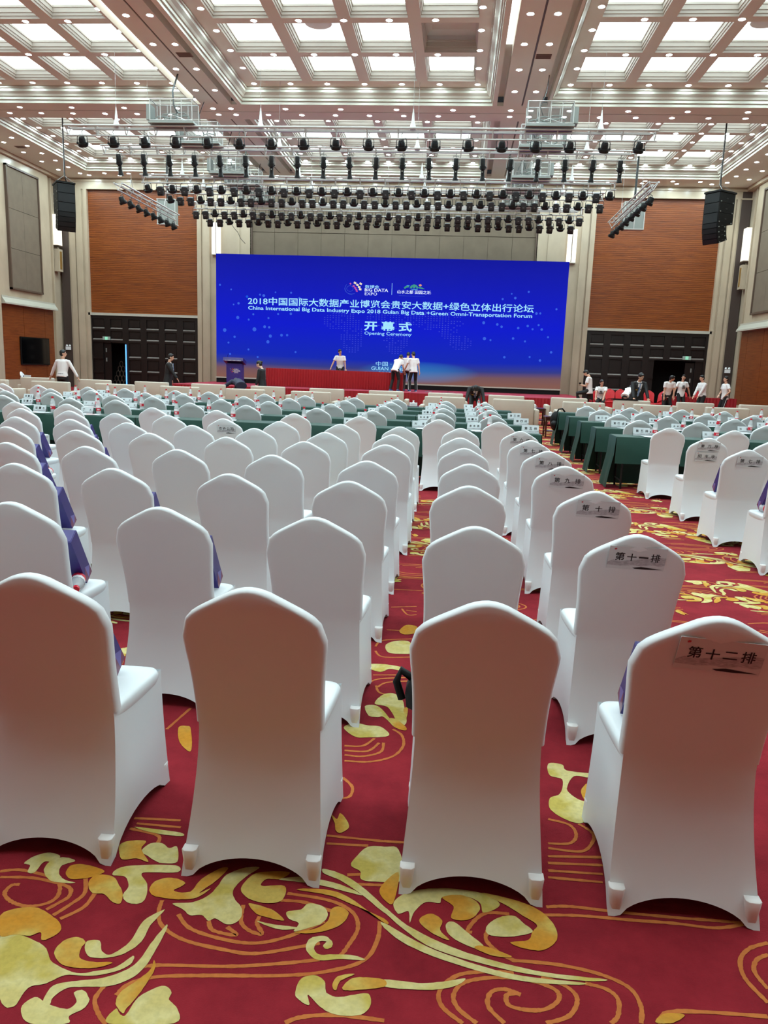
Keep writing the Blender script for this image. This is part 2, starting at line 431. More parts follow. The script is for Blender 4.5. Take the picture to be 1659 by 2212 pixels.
dls(pair+[(x, 29.98) for x in (-9.31, -8.65)], ZC, 'left ceiling strip', 'downlights along the left ceiling strip')
pair = []
for k in range(-11, 5): pair += [(x, 21.84+1.865*k) for x in (1.38, 2.07)]
dls(pair+[(x, 29.98) for x in (1.38, 2.07)], ZC, 'right ceiling strip', 'downlights along the right ceiling strip')
c1 = [(-2.64-2.0*k, 29.30) for k in range(-1, 9) if not (-10 < -2.64-2.0*k < -8)] + [(3.4+2.0*k, 29.30) for k in range(5)]
c2 = [(-1.18-1.25*k, 29.97) for k in range(-1, 15) if not (-10 < -1.18-1.25*k < -8)] + [(3.3+1.25*k, 29.97) for k in range(7)]
dls(c1+c2, ZC, 'cross strip', 'downlights along the cross strip of the ceiling')
for (wx0, wx1), cxs, side in zip(WELLX, cofX, ('left', 'centre', 'right')):
    L = []
    for y in (28.30,): L += [(wx0+0.6+(wx1-wx0-1.15)/6*k, y) for k in range(7)]
    for y in (25.80, 23.42, 21.04, 18.66): L += [(wx0+0.6+(wx1-wx0-1.15)/6*k, y) for k in range(1, 6)]
    for k in range(1, 7): L += [(wx0+0.6, 28.30-1.41*k), (wx1-0.55, 28.30-1.41*k)]
    for y in (11.7, 9.4, 7.0, 4.6, 2.2, -0.05): L += [(wx0+0.6+(wx1-wx0-1.15)/6*k, y) for k in range(7)]
    L += [(wx0+0.6+(wx1-wx0-1.15)/6*k, y) for k in range(7) for y in (16.3, 14.5)]
    dls(L, ZB, f'{side} near bay', f'downlights of the {side} near bay')
    L = [(wx0+0.45+0.985*k, 38.28) for k in range(9)]
    for k in range(1, 6): L += [(wx0+0.45, 38.28-1.185*k), (wx1-0.45, 38.28-1.185*k)]
    for k in range(1, 4):
        for j in (1, 2, 3, 4, 5): L.append((cxs[0]+1.955*(k-0.5), 38.28-1.19*j))
    for cx in cxs:
        for y in (35.91, 33.53): L.append((cx, y))
    dls(L, ZB, f'{side} far bay', f'downlights of the {side} far bay')
L = [(-19.28, 39.2-1.2*k) for k in range(8)]+[(-20.06, 38.55-1.55*k) for k in range(5)]
L += [(12.0, 39.2-1.2*k) for k in range(8)]+[(12.75, 38.55-1.55*k) for k in range(5)]
dls(L, ZC, 'side ceiling edge', 'downlights beside the side walls')
L = [(-17.98+1.25*k, 39.12) for k in range(24)]+[(-18.98+1.6*k, 39.56) for k in range(20)]
dls(L, ZC, 'stage wall ceiling edge', 'downlights above the stage wall')
for (x, y, s) in [(-8.98+0.35, 24.45, 'left'), (2.0, 24.55, 'right'), (-19.7, 34.6, 'far left')]:
    m = MB(); m.box(-0.22, 0.22, -0.16, 0.16, -0.012, 0)
    for k in range(7): m.box(-0.2, 0.2, -0.14+0.043*k, -0.125+0.043*k, -0.02, -0.011)
    o = m.build('ceiling_vent', M_vent, loc=(x, y, ZC-0.001)); tag(o, f'square brown air vent in the {s} ceiling strip', 'vent')
for (x, y) in [(-8.9+0.62, 21.3), (0.1, 25.4)]: pass

# ------------------------------------------------------------------ stage wall (back)
def struct(name, mb, m, **k): return tag(mb.build(name, m, **k), kind='structure')
wb = empty('wall_back'); tag(wb, kind='structure')
MB().box(XL-0.5, XR+0.5, YW+0.25, YW+0.4, 3.85, ZC+0.1).build('wall_core', M_marble, wb)
MB().box(-13.6, 6.28, YW+0.25, YW+0.4, 0, 3.85).build('wall_core', M_marble, wb)
# frieze
m = MB(); m.box(XL-0.5, XR+0.5, YW-0.05, YW+0.25, 10.06, ZC); m.box(XL-0.5, XR+0.5, YW-0.10, YW-0.05, 10.42, 10.52); m.box(XL-0.5, XR+0.5, YW-0.08, YW-0.05, 10.06, 10.13)
m.build('frieze', M_marble, wb)
def pilaster(x0, x1, steps, z1=10.06, d=0.10):
    m = MB(); m.box(x0, x1, YW-0.02, YW+0.25, 0, z1)
    m.build('pilaster', M_marble, wb)
    for (a, b, dd) in steps: MB().box(a, b, YW-0.02-dd, YW-0.02, 0, z1).build('pilaster_band', M_marble, wb)
pilaster(-20.50, -19.45, [(-20.40, -20.12, .06), (-20.05, -19.72, .10), (-19.62, -19.45, .06)])
pilaster(-13.62, -10.82, [(-13.62, -13.40, .08), (-13.32, -12.95, .12), (-12.25, -11.4, .05)])
pilaster(3.56, 6.33, [(6.10, 6.33, .08), (5.68, 6.02, .12), (4.1, 4.95, .05)])
pilaster(12.25, 13.08, [(12.25, 12.42, .06), (12.5, 12.78, .10), (12.86, 13.0, .06)])
for (x0, x1) in ((-20.92, -20.50), (13.08, 13.52)):
    MB().box(x0, x1, YW-0.06, YW+0.25, 0, ZC-0.16).build('dark_column', M_darkcol, wb)
# teak panels
for (x0, x1) in ((-19.45, -13.62), (6.33, 12.25)):
    n = 0; z = 3.92
    while z < 10.0:
        h = 0.09; MB().box(x0, x1, YW+0.10, YW+0.16-(0.004 if n % 2 else 0), z, min(z+h-0.008, 10.06)).build('teak_plank', M_wood, wb); z += h; n += 1
    MB().box(x0, x1, YW+0.16, YW+0.25, 3.9, 10.06).build('plank_backing', M_bronze, wb)
    MB().box(x0-0.1, x1+0.1, YW-0.08, YW+0.16, 3.79, 3.92).build('stone_lintel', M_marble2, wb)
# grey fabric tiles above the screen
MB().box(-10.82, 3.56, YW+0.12, YW+0.25, 0.3, 10.06).build('tile_backing', M_bronze, wb)
for k in range(12):
    x0 = -10.80+1.197*k; x1 = min(x0+1.185, 3.54)
    for (z0, z1) in ((4.4, 6.26), (6.27, 8.15), (8.165, 10.05)):
        MB().box(x0, x1, YW+0.06, YW+0.13, z0+0.005, z1-0.005).build('fabric_tile', M_cloth_wall, wb)
for x in (-10.86, 3.50): MB().box(x, x+0.1, YW-0.02, YW+0.1, 0.3, 10.06).build('bronze_edge', M_bronze, wb)
# dark panelled doors (folding partition) under the teak
ROWS = [(3.14, 3.62), (2.56, 3.00), (1.67, 2.42), (0.93, 1.53), (0.20, 0.80)]
def partition(xl, cols, opening, n):
    d = empty(f'door_{n}', (0, 0, 0)); tag(d, kind='structure')
    xr = xl+6.06; ox0, ox1, oz = opening
    segs = [(xl, ox0), (ox1, xr)]
    m = MB()
    # stiles between columns and rails between rows
    m2 = MB(); m2.box(xl, ox0, YW+0.06, YW+0.12, 0, 3.79); m2.box(ox1, xr, YW+0.06, YW+0.12, 0, 3.79); m2.box(ox0, ox1, YW+0.06, YW+0.12, oz, 3.79)
    m2.build('door_core', M_darkwood, d)
    cs = [xl+0.57+0.985*k for k in range(cols)]
    st = [xl]+[v for c in cs for v in (c-0.33, c+0.33)]+[xr]
    def clip(a, b, z0, z1, y0, y1, nm, mt):
        for (s0, s1, zz) in ((xl, ox0, 0), (ox1, xr, 0), (ox0, ox1, oz)):
            x0, x1, q0 = max(a, s0), min(b, s1), max(z0, zz)
            if x1-x0 > 0.01 and z1-q0 > 0.01: MB().box(x0, x1, y0, y1, q0, z1).build(nm, mt, d)
    for k in range(0, len(st), 2): clip(st[k], st[k+1], 0, 3.79, YW, YW+0.06, 'stile', M_darkwood)
    zz = [0.0]+sorted([v for r in ROWS for v in r])+[3.79]
    for c in cs:
        for k in range(0, len(zz), 2): clip(c-0.33, c+0.33, zz[k], zz[k+1], YW+0.001, YW+0.06, 'rail', M_darkwood)
        for (z0, z1) in ROWS:
            if c+0.33 > ox0 and c-0.33 < ox1 and z0 < oz: continue
            MB().box(c-0.27, c+0.27, YW+0.035, YW+0.06, z0+0.09, z1-0.06).build('raised_panel', M_darkwood, d)
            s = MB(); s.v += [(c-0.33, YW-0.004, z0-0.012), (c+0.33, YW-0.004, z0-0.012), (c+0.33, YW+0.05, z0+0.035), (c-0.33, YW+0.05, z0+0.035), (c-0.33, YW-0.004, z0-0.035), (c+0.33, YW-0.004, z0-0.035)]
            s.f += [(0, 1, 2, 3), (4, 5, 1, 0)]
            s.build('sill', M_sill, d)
    # passage behind the opening
    m = MB(); m.box(ox0-0.5, ox1+0.5, YW+2.0, YW+2.1, -0.01, oz+0.3); m.box(ox0-0.5, ox0-0.4, YW+0.12, YW+2, -0.01, oz+0.3)
    m.box(ox1+0.4, ox1+0.5, YW+0.12, YW+2, -0.01, oz+0.3); m.box(ox0-0.5, ox1+0.5, YW+0.12, YW+2, oz+0.2, oz+0.3)
    m.build('passage', M_void, d)
    return d
d1 = partition(-19.62, 6, (-18.85, -17.62, 2.38), 1)
d2 = partition(6.29, 6, (9.75, 11.75, 2.45), 2)
for (x0, x1, hx) in ((-18.85, -18.45, -18.72), (11.3, 11.75, 11.6)):
    MB().box(x0, x1, YW+0.15, YW+0.20, 0.0, 2.36).build('door_leaf', M_darkwood, d1 if x0 < 0 else d2)
    for z in (1.9, 1.4): MB().box(hx-0.03, hx+0.03, YW+0.13, YW+0.15, z, z+0.2).build('hinge', M_galv, d1 if x0 < 0 else d2)
o = MB().box(-0.025, 0.025, -0.02, 0.03, 0, 2.3).build('light_strip', M_blueled, loc=(-17.57, YW-0.03, 0.02)); tag(o, 'glowing blue vertical light strip at the edge of the left doorway', 'light strip')
# lantern of metal rings in the passage
t = empty('ring_sculpture', (-18.25, YW+0.9, 0), label='dark sculpture of stacked oval rings inside the left doorway', cat='sculpture')
for r in range(5):
    for k in range(5-r):
        x = (k-(4-r)/2)*0.2; z = 0.25+r*0.26
        MB().tube([(x+0.09*math.cos(a*PI/7), 0, z+0.15*math.sin(a*PI/7)) for a in range(14)], 0.018, 5, closed=True).build('ring', M_bronze, t, smooth=3.2)
MB().box(-0.3, 0.3, -0.15, 0.15, 0, 0.1).build('plinth', M_darkcol, t)
for (x, z, s) in ((-18.61, 2.61, 'left'), (11.29, 2.60, 'right')):
    t = empty('exit_sign', (x, YW-0.05, z), label=f'small green and white exit sign above the {s} doorway', cat='sign')
    MB().box(-0.2, 0.2, -0.02, 0.05, -0.09, 0.09).build('housing', M_exitbg, t)
    m = MB(); m.box(-0.07, 0.07, -0.03, -0.021, -0.075, 0.075); m.build('lit_pictogram', M_exit, t)
    MB().box(-0.012, 0.012, -0.034, -0.031, -0.05, 0.03).ellip((0, -0.034, 0.045), (0.014, 0.003, 0.014), 8, 4).box(-0.035, 0.03, -0.034, -0.031, 0.0, 0.012).build('running_figure', M_paper, t)
# sconces on the stage wall
for (x, s) in ((-12.60, 'left'), (5.25, 'right')):
    t = empty('wall_sconce', (x, YW-0.02, 7.0), label=f'tall pale split wall light just {s} of the blue screen', cat='wall light')
    for a, b in ((-0.22, -0.02), (0.02, 0.22)): MB().box(a, b, -0.16, 0, 0, 1.55).build('alabaster_panel', M_sconce, t)
    MB().box(-0.02, 0.02, -0.12, 0, -0.02, 1.57).build('spine', M_bronze, t)
    MB().box(-0.22, 0.22, -0.17, 0, -0.04, 0).build('bottom_cap', M_marble2, t)

# ------------------------------------------------------------------ side walls
def sidewall(X, sgn, name):
    # sgn: direction from wall into the room (+1 for the left wall)
    w = empty(name); tag(w, kind='structure')
    def bx(d0, d1, y0, y1, z0, z1, nm, mt):
        a, b = X+sgn*d0, X+sgn*d1
        return MB().box(min(a, b), max(a, b), y0, y1, z0, z1).build(nm, mt, w)
    bx(-0.5, -0.4, YR-0.2, YW+0.3, 0, ZC+0.1, 'wall_core', M_marble)
    bays = [(34.28, 39.0), (23.5, 32.9), (12.7, 22.1), (1.9, 11.3)]
    for (y0, y1) in bays:
        bx(-0.4, 0.0, y0, y1, 3.92, ZC, 'marble_field', M_marble)
        bx(-0.4, 0.03, y0, y1, 0.0, 0.44, 'stone_base', M_marble)
        # joints of wood panels
        js = []; y = y1
        yy = [y1]; 
        while yy[-1]-1.93 > y0+0.3: yy.append(yy[-1]-(0.86 if (len(yy) == 1 and y1 > 35) else 1.93))
        yy.append(y0)
        for a, b in zip(yy[1:], yy[:-1]):
            bx(-0.4, 0.02, a+0.012, b-0.012, 0.45, 3.87, 'teak_panel', M_wood2)
        bx(-0.4, 0.0, y0, y1, 0.44, 3.9, 'panel_backing', M_bronze)
        # ledge: sloping stone
        m = MB(); a0, a1, a2 = X, X+sgn*0.30, X+sgn*0.14
        for (s0, s1) in ((y0, y1),):
            m.v += [(a0, s0, 3.87), (a1, s0, 3.87), (a1, s0, 3.94), (a2, s0, 4.16), (a2, s0, 4.24), (a0, s0, 4.24),
                    (a0, s1, 3.87), (a1, s1, 3.87), (a1, s1, 3.94), (a2, s1-0.0, 4.16), (a2, s1, 4.24), (a0, s1, 4.24)]
            m.f += [(0, 1, 7, 6), (1, 2, 8, 7), (2, 3, 9, 8), (3, 4, 10, 9), (4, 5, 11, 10), (0, 5, 4, 3, 2, 1), (6, 7, 8, 9, 10, 11)]
        m.build('stone_ledge', M_marble2, w)
        # framed fabric panel
        p0, p1 = (y0+0.9, y1-1.03)
        for (z0, z1, q0, q1) in ((4.58, 4.66, p0, p1), (10.0, 10.08, p0, p1), (4.58, 10.08, p0, p0+0.08), (4.58, 10.08, p1-0.08, p1)):
            bx(0, 0.12, q0, q1, z0, z1, 'bronze_frame', M_bronze)
        zs = [4.66, 6.43, 8.20, 10.0]
        n = max(1, round((p1-p0)/1.8)); 
        for i in range(n):
            for j in range(3):
                bx(0, 0.06, p0+0.08+(p1-p0-0.16)/n*i+0.004, p0+0.08+(p1-p0-0.16)/n*(i+1)-0.004, zs[j]+0.008, zs[j+1]-0.008, 'fabric_tile', M_cloth_wall)
    # marble piers between bays, brass edge
    for (y0, y1) in ((32.9, 34.22), (22.1, 23.5), (11.3, 12.7), (YR, 1.9)):
        bx(-0.4, 0.14, y0, y1, 0, ZC, 'marble_pier', M_marble)
        bx(-0.1, 0.10, y1, y1+0.06, 0.4, ZC, 'brass_edge', M_gold)
    # recess by the stage wall corner
    bx(-0.4, -0.16, 39.0, YW+0.25, 0, ZC, 'recess_marble', M_marble)
    for (a, b) in ((39.0, 39.10), (39.35, 39.42)): bx(-0.16, -0.04, a, b, 0, ZC, 'fluting', M_marble)
    # top moulding
    bx(-0.4, 0.16, YR, YW+0.2, 10.44, ZC, 'top_moulding', M_marble)
    return w
sidewall(XL, 1, 'wall_left'); sidewall(XR, -1, 'wall_right')
for (X, s, side, dY) in ((XL, 1, 'left', 39.75), (XR, -1, 'right', 39.75)):
    t = empty('wall_sconce', (X-s*0.14, dY, 7.1), label=f'tall pale wall light in the {side} corner beside the dark column', cat='wall light')
    MB().box(min(0, s*0.3), max(0, s*0.3), -0.25, 0.2, 0.1, 1.6).build('alabaster_panel', M_sconce, t)
    MB().box(min(0, s*0.32), max(0, s*0.32), -0.27, 0.22, 0.04, 0.1).build('bottom_cap', M_bronze, t)
    t = empty('wall_box', (X-s*0.10, dY, 5.9), label=f'shallow stone niche frame under the {side} corner wall light', cat='wall box')
    MB().box(min(0, s*0.26), max(0, s*0.26), -0.2, 0.2, 0, 1.12).build('frame', M_marble, t)
    MB().box(min(s*0.26, s*0.27), max(s*0.26, s*0.27), -0.1, 0.1, 0.12, 1.0).build('inset', M_gold, t)
    t = empty('emergency_light', (X+s*(0.2 if s > 0 else 0.12), YW-0.08, 2.08), label=f'white twin-headed emergency light on the {side} dark column', cat='emergency light')
    MB().box(-0.13, 0.13, -0.08, 0, -0.14, 0.03).build('housing', M_ceramic, t)
    for x in (-0.08, 0.08): MB().lathe([(0.0, -0.06), (0.06, -0.05), (0.045, 0.03), (0, 0.04)], 12, (x, -0.03, 0.1)).build('lamp_head', M_ceramic, t, smooth=0.8)
# television on the left wall
t = empty('television', (XL+0.04, 37.03, 1.79), label='large black television on the left teak wall', cat='television')
MB().box(0.0, 0.06, -1.30, 1.30, -0.66, 0.66).build('bezel', M_black, t)
MB().box(0.06, 0.065, -1.25, 1.25, -0.60, 0.62).build('screen', M_tv, t)
# rear wall behind the camera
wr = empty('wall_rear'); tag(wr, kind='structure')
MB().box(XL-0.5, XR+0.5, YR-0.3, YR, 0, ZC+0.1).build('wall_core', M_rear, wr)
for k in range(17):
    x = XL+0.2+2.0*k; MB().box(x, x+1.94, YR, YR+0.04, 0.2, 3.8).build('wood_panel', M_rear, wr)
struct('baseboard_rear', MB().box(XL, XR, YR+0.0, YR+0.06, 0, 0.2), M_darkcol)

# ------------------------------------------------------------------ text helper (default font, no files)
def text_mesh(body, height, depth=0.002, bold=0.0, width=None):
    """mesh in the XZ plane (facing -Y), left-bottom at origin, scaled to the given cap height (and width)"""
    cu = bpy.data.curves.new('txt', 'FONT'); cu.body = body; cu.size = 1.0; cu.extrude = 0.0; cu.offset = bold; cu.resolution_u = 2
    o = bpy.data.objects.new('txt', cu); COL.objects.link(o)
    dg = bpy.context.evaluated_depsgraph_get(); me = bpy.data.meshes.new_from_object(o.evaluated_get(dg))
    bpy.data.objects.remove(o); bpy.data.curves.remove(cu)
    if not me.vertices: return me
    xs_ = [v.co.x for v in me.vertices]; ys_ = [v.co.y for v in me.vertices]
    x0, x1, y0, y1 = min(xs_), max(xs_), min(ys_), max(ys_)
    sy = height/(y1-y0); sx = (width/(x1-x0)) if width else sy
    for v in me.vertices: v.co = ((v.co.x-x0)*sx, 0, (v.co.y-y0)*sy)
    me.materials.clear(); return me
TXT = {}
def text(name, body, height, m, parent, loc, bold=0.0, width=None, center=False):
    key = (body, height, bold, width, m.name)
    if key not in TXT:
        me = text_mesh(body, height, bold=bold, width=width); me.materials.append(m); me.name = name; TXT[key] = me
    me = TXT[key]
    if center:
        wd = max([v.co.x for v in me.vertices] or [0]); loc = (loc[0]-wd/2, loc[1], loc[2])
    return add_mesh(name, me, parent, loc)

# ------------------------------------------------------------------ stage
def pleats(b, x0, x1, y, z0, z1, n, amp, axis='x', pts=4):
    rows = []
    N = n*pts
    for (z, am) in ((z0, amp*1.35), ((z0+z1)/2, amp), (z1, amp*0.45)):
        row = []
        for k in range(N+1):
            u = x0+(x1-x0)*k/N; q = y+am*(math.sin(2*PI*k/pts)+0.25*math.sin(k*1.7+z))
            row.append((u, q, z) if axis == 'x' else (q, u, z))
        rows.append(row)
    b.grid(rows); return b
SX0, SX1, SY0, SH = -12.35, 5.55, 32.4, 0.60
stg = empty('stage', (0, 0, 0), label='low wide stage with red carpet top and red pleated skirt', cat='stage')
MB().box(SX0+0.05, SX1-0.05, SY0+0.05, 39.9, 0, SH-0.02).build('platform', M_darkcol, stg)
i = 0
for k in range(12):
    for j in range(4):
        x0 = SX0+(SX1-SX0)/12*k; x1 = x0+(SX1-SX0)/12; y0 = SY0+7.6/4*j; y1 = y0+1.9
        MB().box(x0+0.01, x1-0.01, y0+0.008, y1-0.008, SH-0.02, SH+0.001*((k+j) % 2)).build('deck_panel', M_stagecarpet, stg)
pleats(MB(), SX0, SX1, SY0, 0.01, SH-0.005, 130, 0.03).build('front_skirt', M_redskirt2, stg, smooth=3.2)
pleats(MB(), SY0, 39.9, SX0, 0.01, SH-0.005, 50, 0.018, axis='y').build('side_skirt', M_redskirt2, stg, smooth=3.2)
pleats(MB(), SY0, 39.9, SX1, 0.01, SH-0.005, 50, 0.018, axis='y').build('side_skirt', M_redskirt2, stg, smooth=3.2)
for (a, b_, c) in ((-0.6, 0.35, 34.6), (0.4, 0.9, 34.1), (1.6, -0.3, 33.9), (-1.4, 0.2, 35.4)):
    MB().tube([(a, c-0.8, SH+0.006), (a+b_, c, SH+0.006), (a+b_*1.3, c+0.5, SH+0.006)], 0.012, 5).build('tape_seam', M_galv, stg)
# low red side step on the right of the stage
t = empty('side_step', (5.72, 33.6, 0), label='low crimson step platform at the right end of the stage', cat='step')
MB().box(-0.14, 0.14, -1.2, 1.2, 0.36, 0.40).build('tread', M_stagecarpet, t)
pleats(MB(), -0.14, 0.14, -1.2, 0, 0.36, 3, 0.015).build('skirt', M_redskirt2, t, smooth=3.2)
MB().box(-0.13, 0.13, -1.17, 1.18, 0, 0.36).build('core', M_darkcol, t)
# stage table with satin skirt: four tables in a row under one cloth each
for k in range(4):
    x0 = -8.66+1.56*k
    t = empty('stage_table', (x0, 34.8, SH), label=f'{ORD[k]} red skirted stage table from the left, in the long row on stage', cat='table', group='red skirted tables in a row on the stage')
    MB().box(0.0, 1.56, 0.02, 0.62, 0.78, 0.80).build('tabletop', M_redskirt, t)
    pleats(MB(), 0, 1.56, 0.0, 0.01, 0.80, 13, 0.030).build('pleated_skirt', M_redskirt, t, smooth=3.2)
    for lx in (0.08, 1.46):
        for ly in (0.1, 0.55): MB().tube([(lx, ly, 0), (lx, ly, 0.78)], 0.015, 6).build('leg', M_blackmetal, t)
    if k == 0: pleats(MB(), 0, 0.62, 0, 0.01, 0.8, 5, 0.014, axis='y').build('side_skirt', M_redskirt, t, smooth=3.2)
    if k == 3: pleats(MB(), 0, 0.62, 1.56, 0.01, 0.8, 5, 0.014, axis='y').build('side_skirt', M_redskirt, t, smooth=3.2)

# ------------------------------------------------------------------ LED screen
def screen_mat():
    m = bpy.data.materials.new('led_screen_image'); m.use_nodes = True; nt = m.node_tree; b = nt.nodes['Principled BSDF']
    b.inputs['Base Color'].default_value = (0.003, 0.003, 0.006, 1); b.inputs['Roughness'].default_value = 0.9; b.inputs['Specular IOR Level'].default_value = 0.1
    tc = nt.nodes.new('ShaderNodeTexCoord'); sx = nt.nodes.new('ShaderNodeSeparateXYZ'); nt.links.new(tc.outputs['Object'], sx.inputs[0])
    def math_(op, a, b2):
        n = nt.nodes.new('ShaderNodeMath'); n.operation = op
        for i, v in enumerate((a, b2)):
            if v is None: continue
            if isinstance(v, float) or isinstance(v, int): n.inputs[i].default_value = v
            else: nt.links.new(v, n.inputs[i])
        return n.outputs[0]
    # the horizon glow is lowest in the middle of the picture
    xx = math_('DIVIDE', sx.outputs[0], 8.47); x2 = math_('MULTIPLY', xx, xx)
    z = math_('SUBTRACT', sx.outputs[2], math_('MULTIPLY', x2, 0.12))
    zn = math_('DIVIDE', z, 5.89)
    r = nt.nodes.new('ShaderNodeValToRGB'); nt.links.new(zn, r.inputs[0]); e = r.color_ramp.elements
    e[0].position = 0.0; e[0].color = srgb(124, 84, 74)
    e[1].position = 1.0; e[1].color = srgb(10, 18, 150)
    for p, c in ((0.06, srgb(112, 80, 84)), (0.11, srgb(48, 56, 128)), (0.18, srgb(12, 36, 172)), (0.45, srgb(4, 20, 196)), (0.72, srgb(8, 20, 176))):
        k = e.new(p); k.color = c
    # cyan glow near the lower middle
    dx = math_('DIVIDE', math_('ADD', sx.outputs[0], -1.6), 3.0); dz = math_('DIVIDE', math_('ADD', sx.outputs[2], -0.55), 0.55)
    dd = math_('ADD', math_('MULTIPLY', dx, dx), math_('MULTIPLY', dz, dz)); g = math_('MAXIMUM', math_('SUBTRACT', 1.0, dd), 0.0)
    mx = nt.nodes.new('ShaderNodeMix'); mx.data_type = 'RGBA'; nt.links.new(math_('MULTIPLY', g, 0.55), mx.inputs[0]); nt.links.new(r.outputs[0], mx.inputs[6])
    mx.inputs[7].default_value = srgb(40, 130, 200)
    nt.links.new(mx.outputs[2], b.inputs['Emission Color']); b.inputs['Emission Strength'].default_value = SCREEN_E
    return m
def emis(name, col, s=1.0):
    return mat(name, (0.02, 0.02, 0.02, 1), 0.6, emit=SCREEN_E*s, ecol=col)
M_scr = screen_mat()
E_txt = emis('lit_pale_cyan', srgb(150, 214, 250), 1.0); E_white = emis('lit_white', srgb(214, 226, 250)); E_dot = emis('lit_blue_dot', srgb(20, 90, 230), 0.8)
E_dotf = emis('lit_faint_dot', srgb(18, 44, 204), 0.85); E_gr = emis('lit_green', srgb(30, 150, 130), .8); E_cy = emis('lit_cyan', srgb(60, 160, 220), .8)
E_or = emis('lit_orange', srgb(230, 150, 120), .8); E_crm = emis('lit_cream', srgb(230, 220, 190), .9); E_pk = emis('lit_magenta', srgb(190, 60, 170), .8); E_lb = emis('lit_thin_blue', srgb(50, 90, 220), .7)
SCX, SCY, SCZ = -3.525, 38.1, 0.876
scr = empty('led_screen', (SCX, SCY, SCZ), label='huge blue lit screen with white Chinese and English title behind the stage', cat='screen')
MB().box(-8.47, 8.47, 0, 0.02, 0, 5.89).build('display', M_scr, scr)
MB().box(-8.47, 8.47, 0.02, 0.35, 0.0, 5.89).build('cabinet', M_black, scr)
MB().box(-8.50, 8.50, -0.06, 0.35, -0.06, 0).build('white_sill', M_marble2, scr)
MB().box(-8.47, 8.47, -0.02, 0.35, -0.276, -0.06).build('black_base', M_black, scr)
def S(x, z): return (x-SCX, -0.006, z-SCZ)
ts = scr
text('title_line', '2018中国国际大数据产业博览会贵安大数据+绿色立体出行论坛', 0.38, E_txt, ts, S(-10.40, 4.40), bold=0.012, width=13.84)
text('title_line', 'China International Big Data Industry Expo 2018 Guian Big Data +Green Omni-Transportation Forum', 0.235, E_txt, ts, S(-10.39, 4.11), bold=0.018, width=13.78)
text('title_line', '开 幕 式', 0.46, E_txt, ts, S(-4.63, 3.34), bold=0.03, width=2.32)
text('title_line', 'Opening Ceremony', 0.20, E_txt, ts, S(-4.61, 3.10), bold=0.008, width=2.3)
text('logo_lettering', '数博会', 0.15, E_txt, ts, S(-4.65, 5.33), width=0.69, bold=0.008)
text('logo_lettering', 'BIG DATA', 0.15, E_white, ts, S(-4.66, 5.175), width=1.14, bold=0.02)
text('logo_lettering', 'EXPO', 0.14, E_white, ts, S(-4.65, 5.0), width=0.6)
text('place_line', '中国 · 贵安', 0.21, E_txt, ts, S(-4.0, 1.68), width=1.5)
text('place_line', 'GUIAN · CHINA', 0.17, E_txt, ts, S(-4.22, 1.47), width=1.95, bold=0.005)
text('place_line', '2018.05', 0.15, E_txt, ts, S(-3.86, 1.25), width=1.0)
MB().box(-3.352, -3.335, 0, 0.002, 5.05, 5.60).build('divider', E_txt, ts, loc=(-SCX, -0.006, -SCZ))
# swirl-of-tiles logo
def tiles(lst, m):
    for (x, z, w_, h_, a) in lst:
        M = Matrix.Translation((x-SCX, -0.006, z-SCZ)) @ Matrix.Rotation(a, 4, 'Y')
        MB().box(-w_/2, w_/2, 0, 0.002, -h_/2, h_/2, M).build('logo_tile', m, ts)
tiles([(-5.14, 5.56, .12, .09, .45), (-5.02, 5.47, .12, .09, .4), (-4.93, 5.37, .12, .09, .25), (-4.88, 5.27, .12, .09, .1), (-4.86, 5.53, .12, .09, .5)], E_crm)
tiles([(-5.20, 5.41, .10, .08, .3), (-5.12, 5.33, .10, .08, .25), (-5.07, 5.25, .10, .07, .15), (-5.04, 5.18, .09, .06, .05), (-5.36, 5.52, .08, .07, .6)], E_pk)
for (rx, rz, cx_, cz_, a0, a1) in ((.33, .24, -5.30, 5.28, 2.6, 5.2), (.16, .13, -5.38, 5.29, 0, 6.28), (.40, .30, -5.22, 5.30, 2.5, 4.6)):
    MB().tube([(cx_+rx*math.cos(a0+(a1-a0)*k/20)-SCX, -0.006, cz_+rz*math.sin(a0+(a1-a0)*k/20)-SCZ) for k in range(21)], 0.008, 4).build('logo_arc', E_lb, ts)
# skyline logo and its brush lettering
def flatpoly(pts, m, nm='logo_shape'): MB().poly([(x-SCX, -0.007, z-SCZ) for x, z in pts]).build(nm, m, ts)
flatpoly([(-2.78, 5.40), (-2.70, 5.47), (-2.5, 5.50), (-2.55, 5.42), (-2.66, 5.40), (-2.72, 5.34)], E_gr)
flatpoly([(-2.50, 5.38), (-2.44, 5.50), (-2.30, 5.57), (-2.18, 5.54), (-2.10, 5.46), (-2.10, 5.38), (-2.17, 5.38), (-2.2, 5.47), (-2.26, 5.38), (-2.32, 5.38), (-2.34, 5.48), (-2.38, 5.38)], E_gr)
flatpoly([(-2.12, 5.42), (-2.0, 5.46), (-1.88, 5.42), (-1.76, 5.36), (-1.9, 5.36), (-2.02, 5.38)], E_gr)
flatpoly([(-2.46, 5.34), (-2.2, 5.35), (-2.08, 5.36), (-2.14, 5.31), (-2.36, 5.31)], E_cy)
flatpoly([(-2.68, 5.49), (-2.6, 5.53), (-2.48, 5.50), (-2.54, 5.48)], E_cy)
flatpoly([(-1.99+.075*math.cos(k), 5.53+.05*math.sin(k)) for k in [j*PI/6 for j in range(12)]], E_or)
text('brush_lettering', '山水之都 田园之城', 0.17, E_white, ts, S(-3.08, 5.12), width=1.62, bold=0.012)
MB().box(-3.0, -1.75, 0, 0.002, 5.02, 5.028).build('logo_rule', E_lb, ts, loc=(-SCX, -0.006, -SCZ))
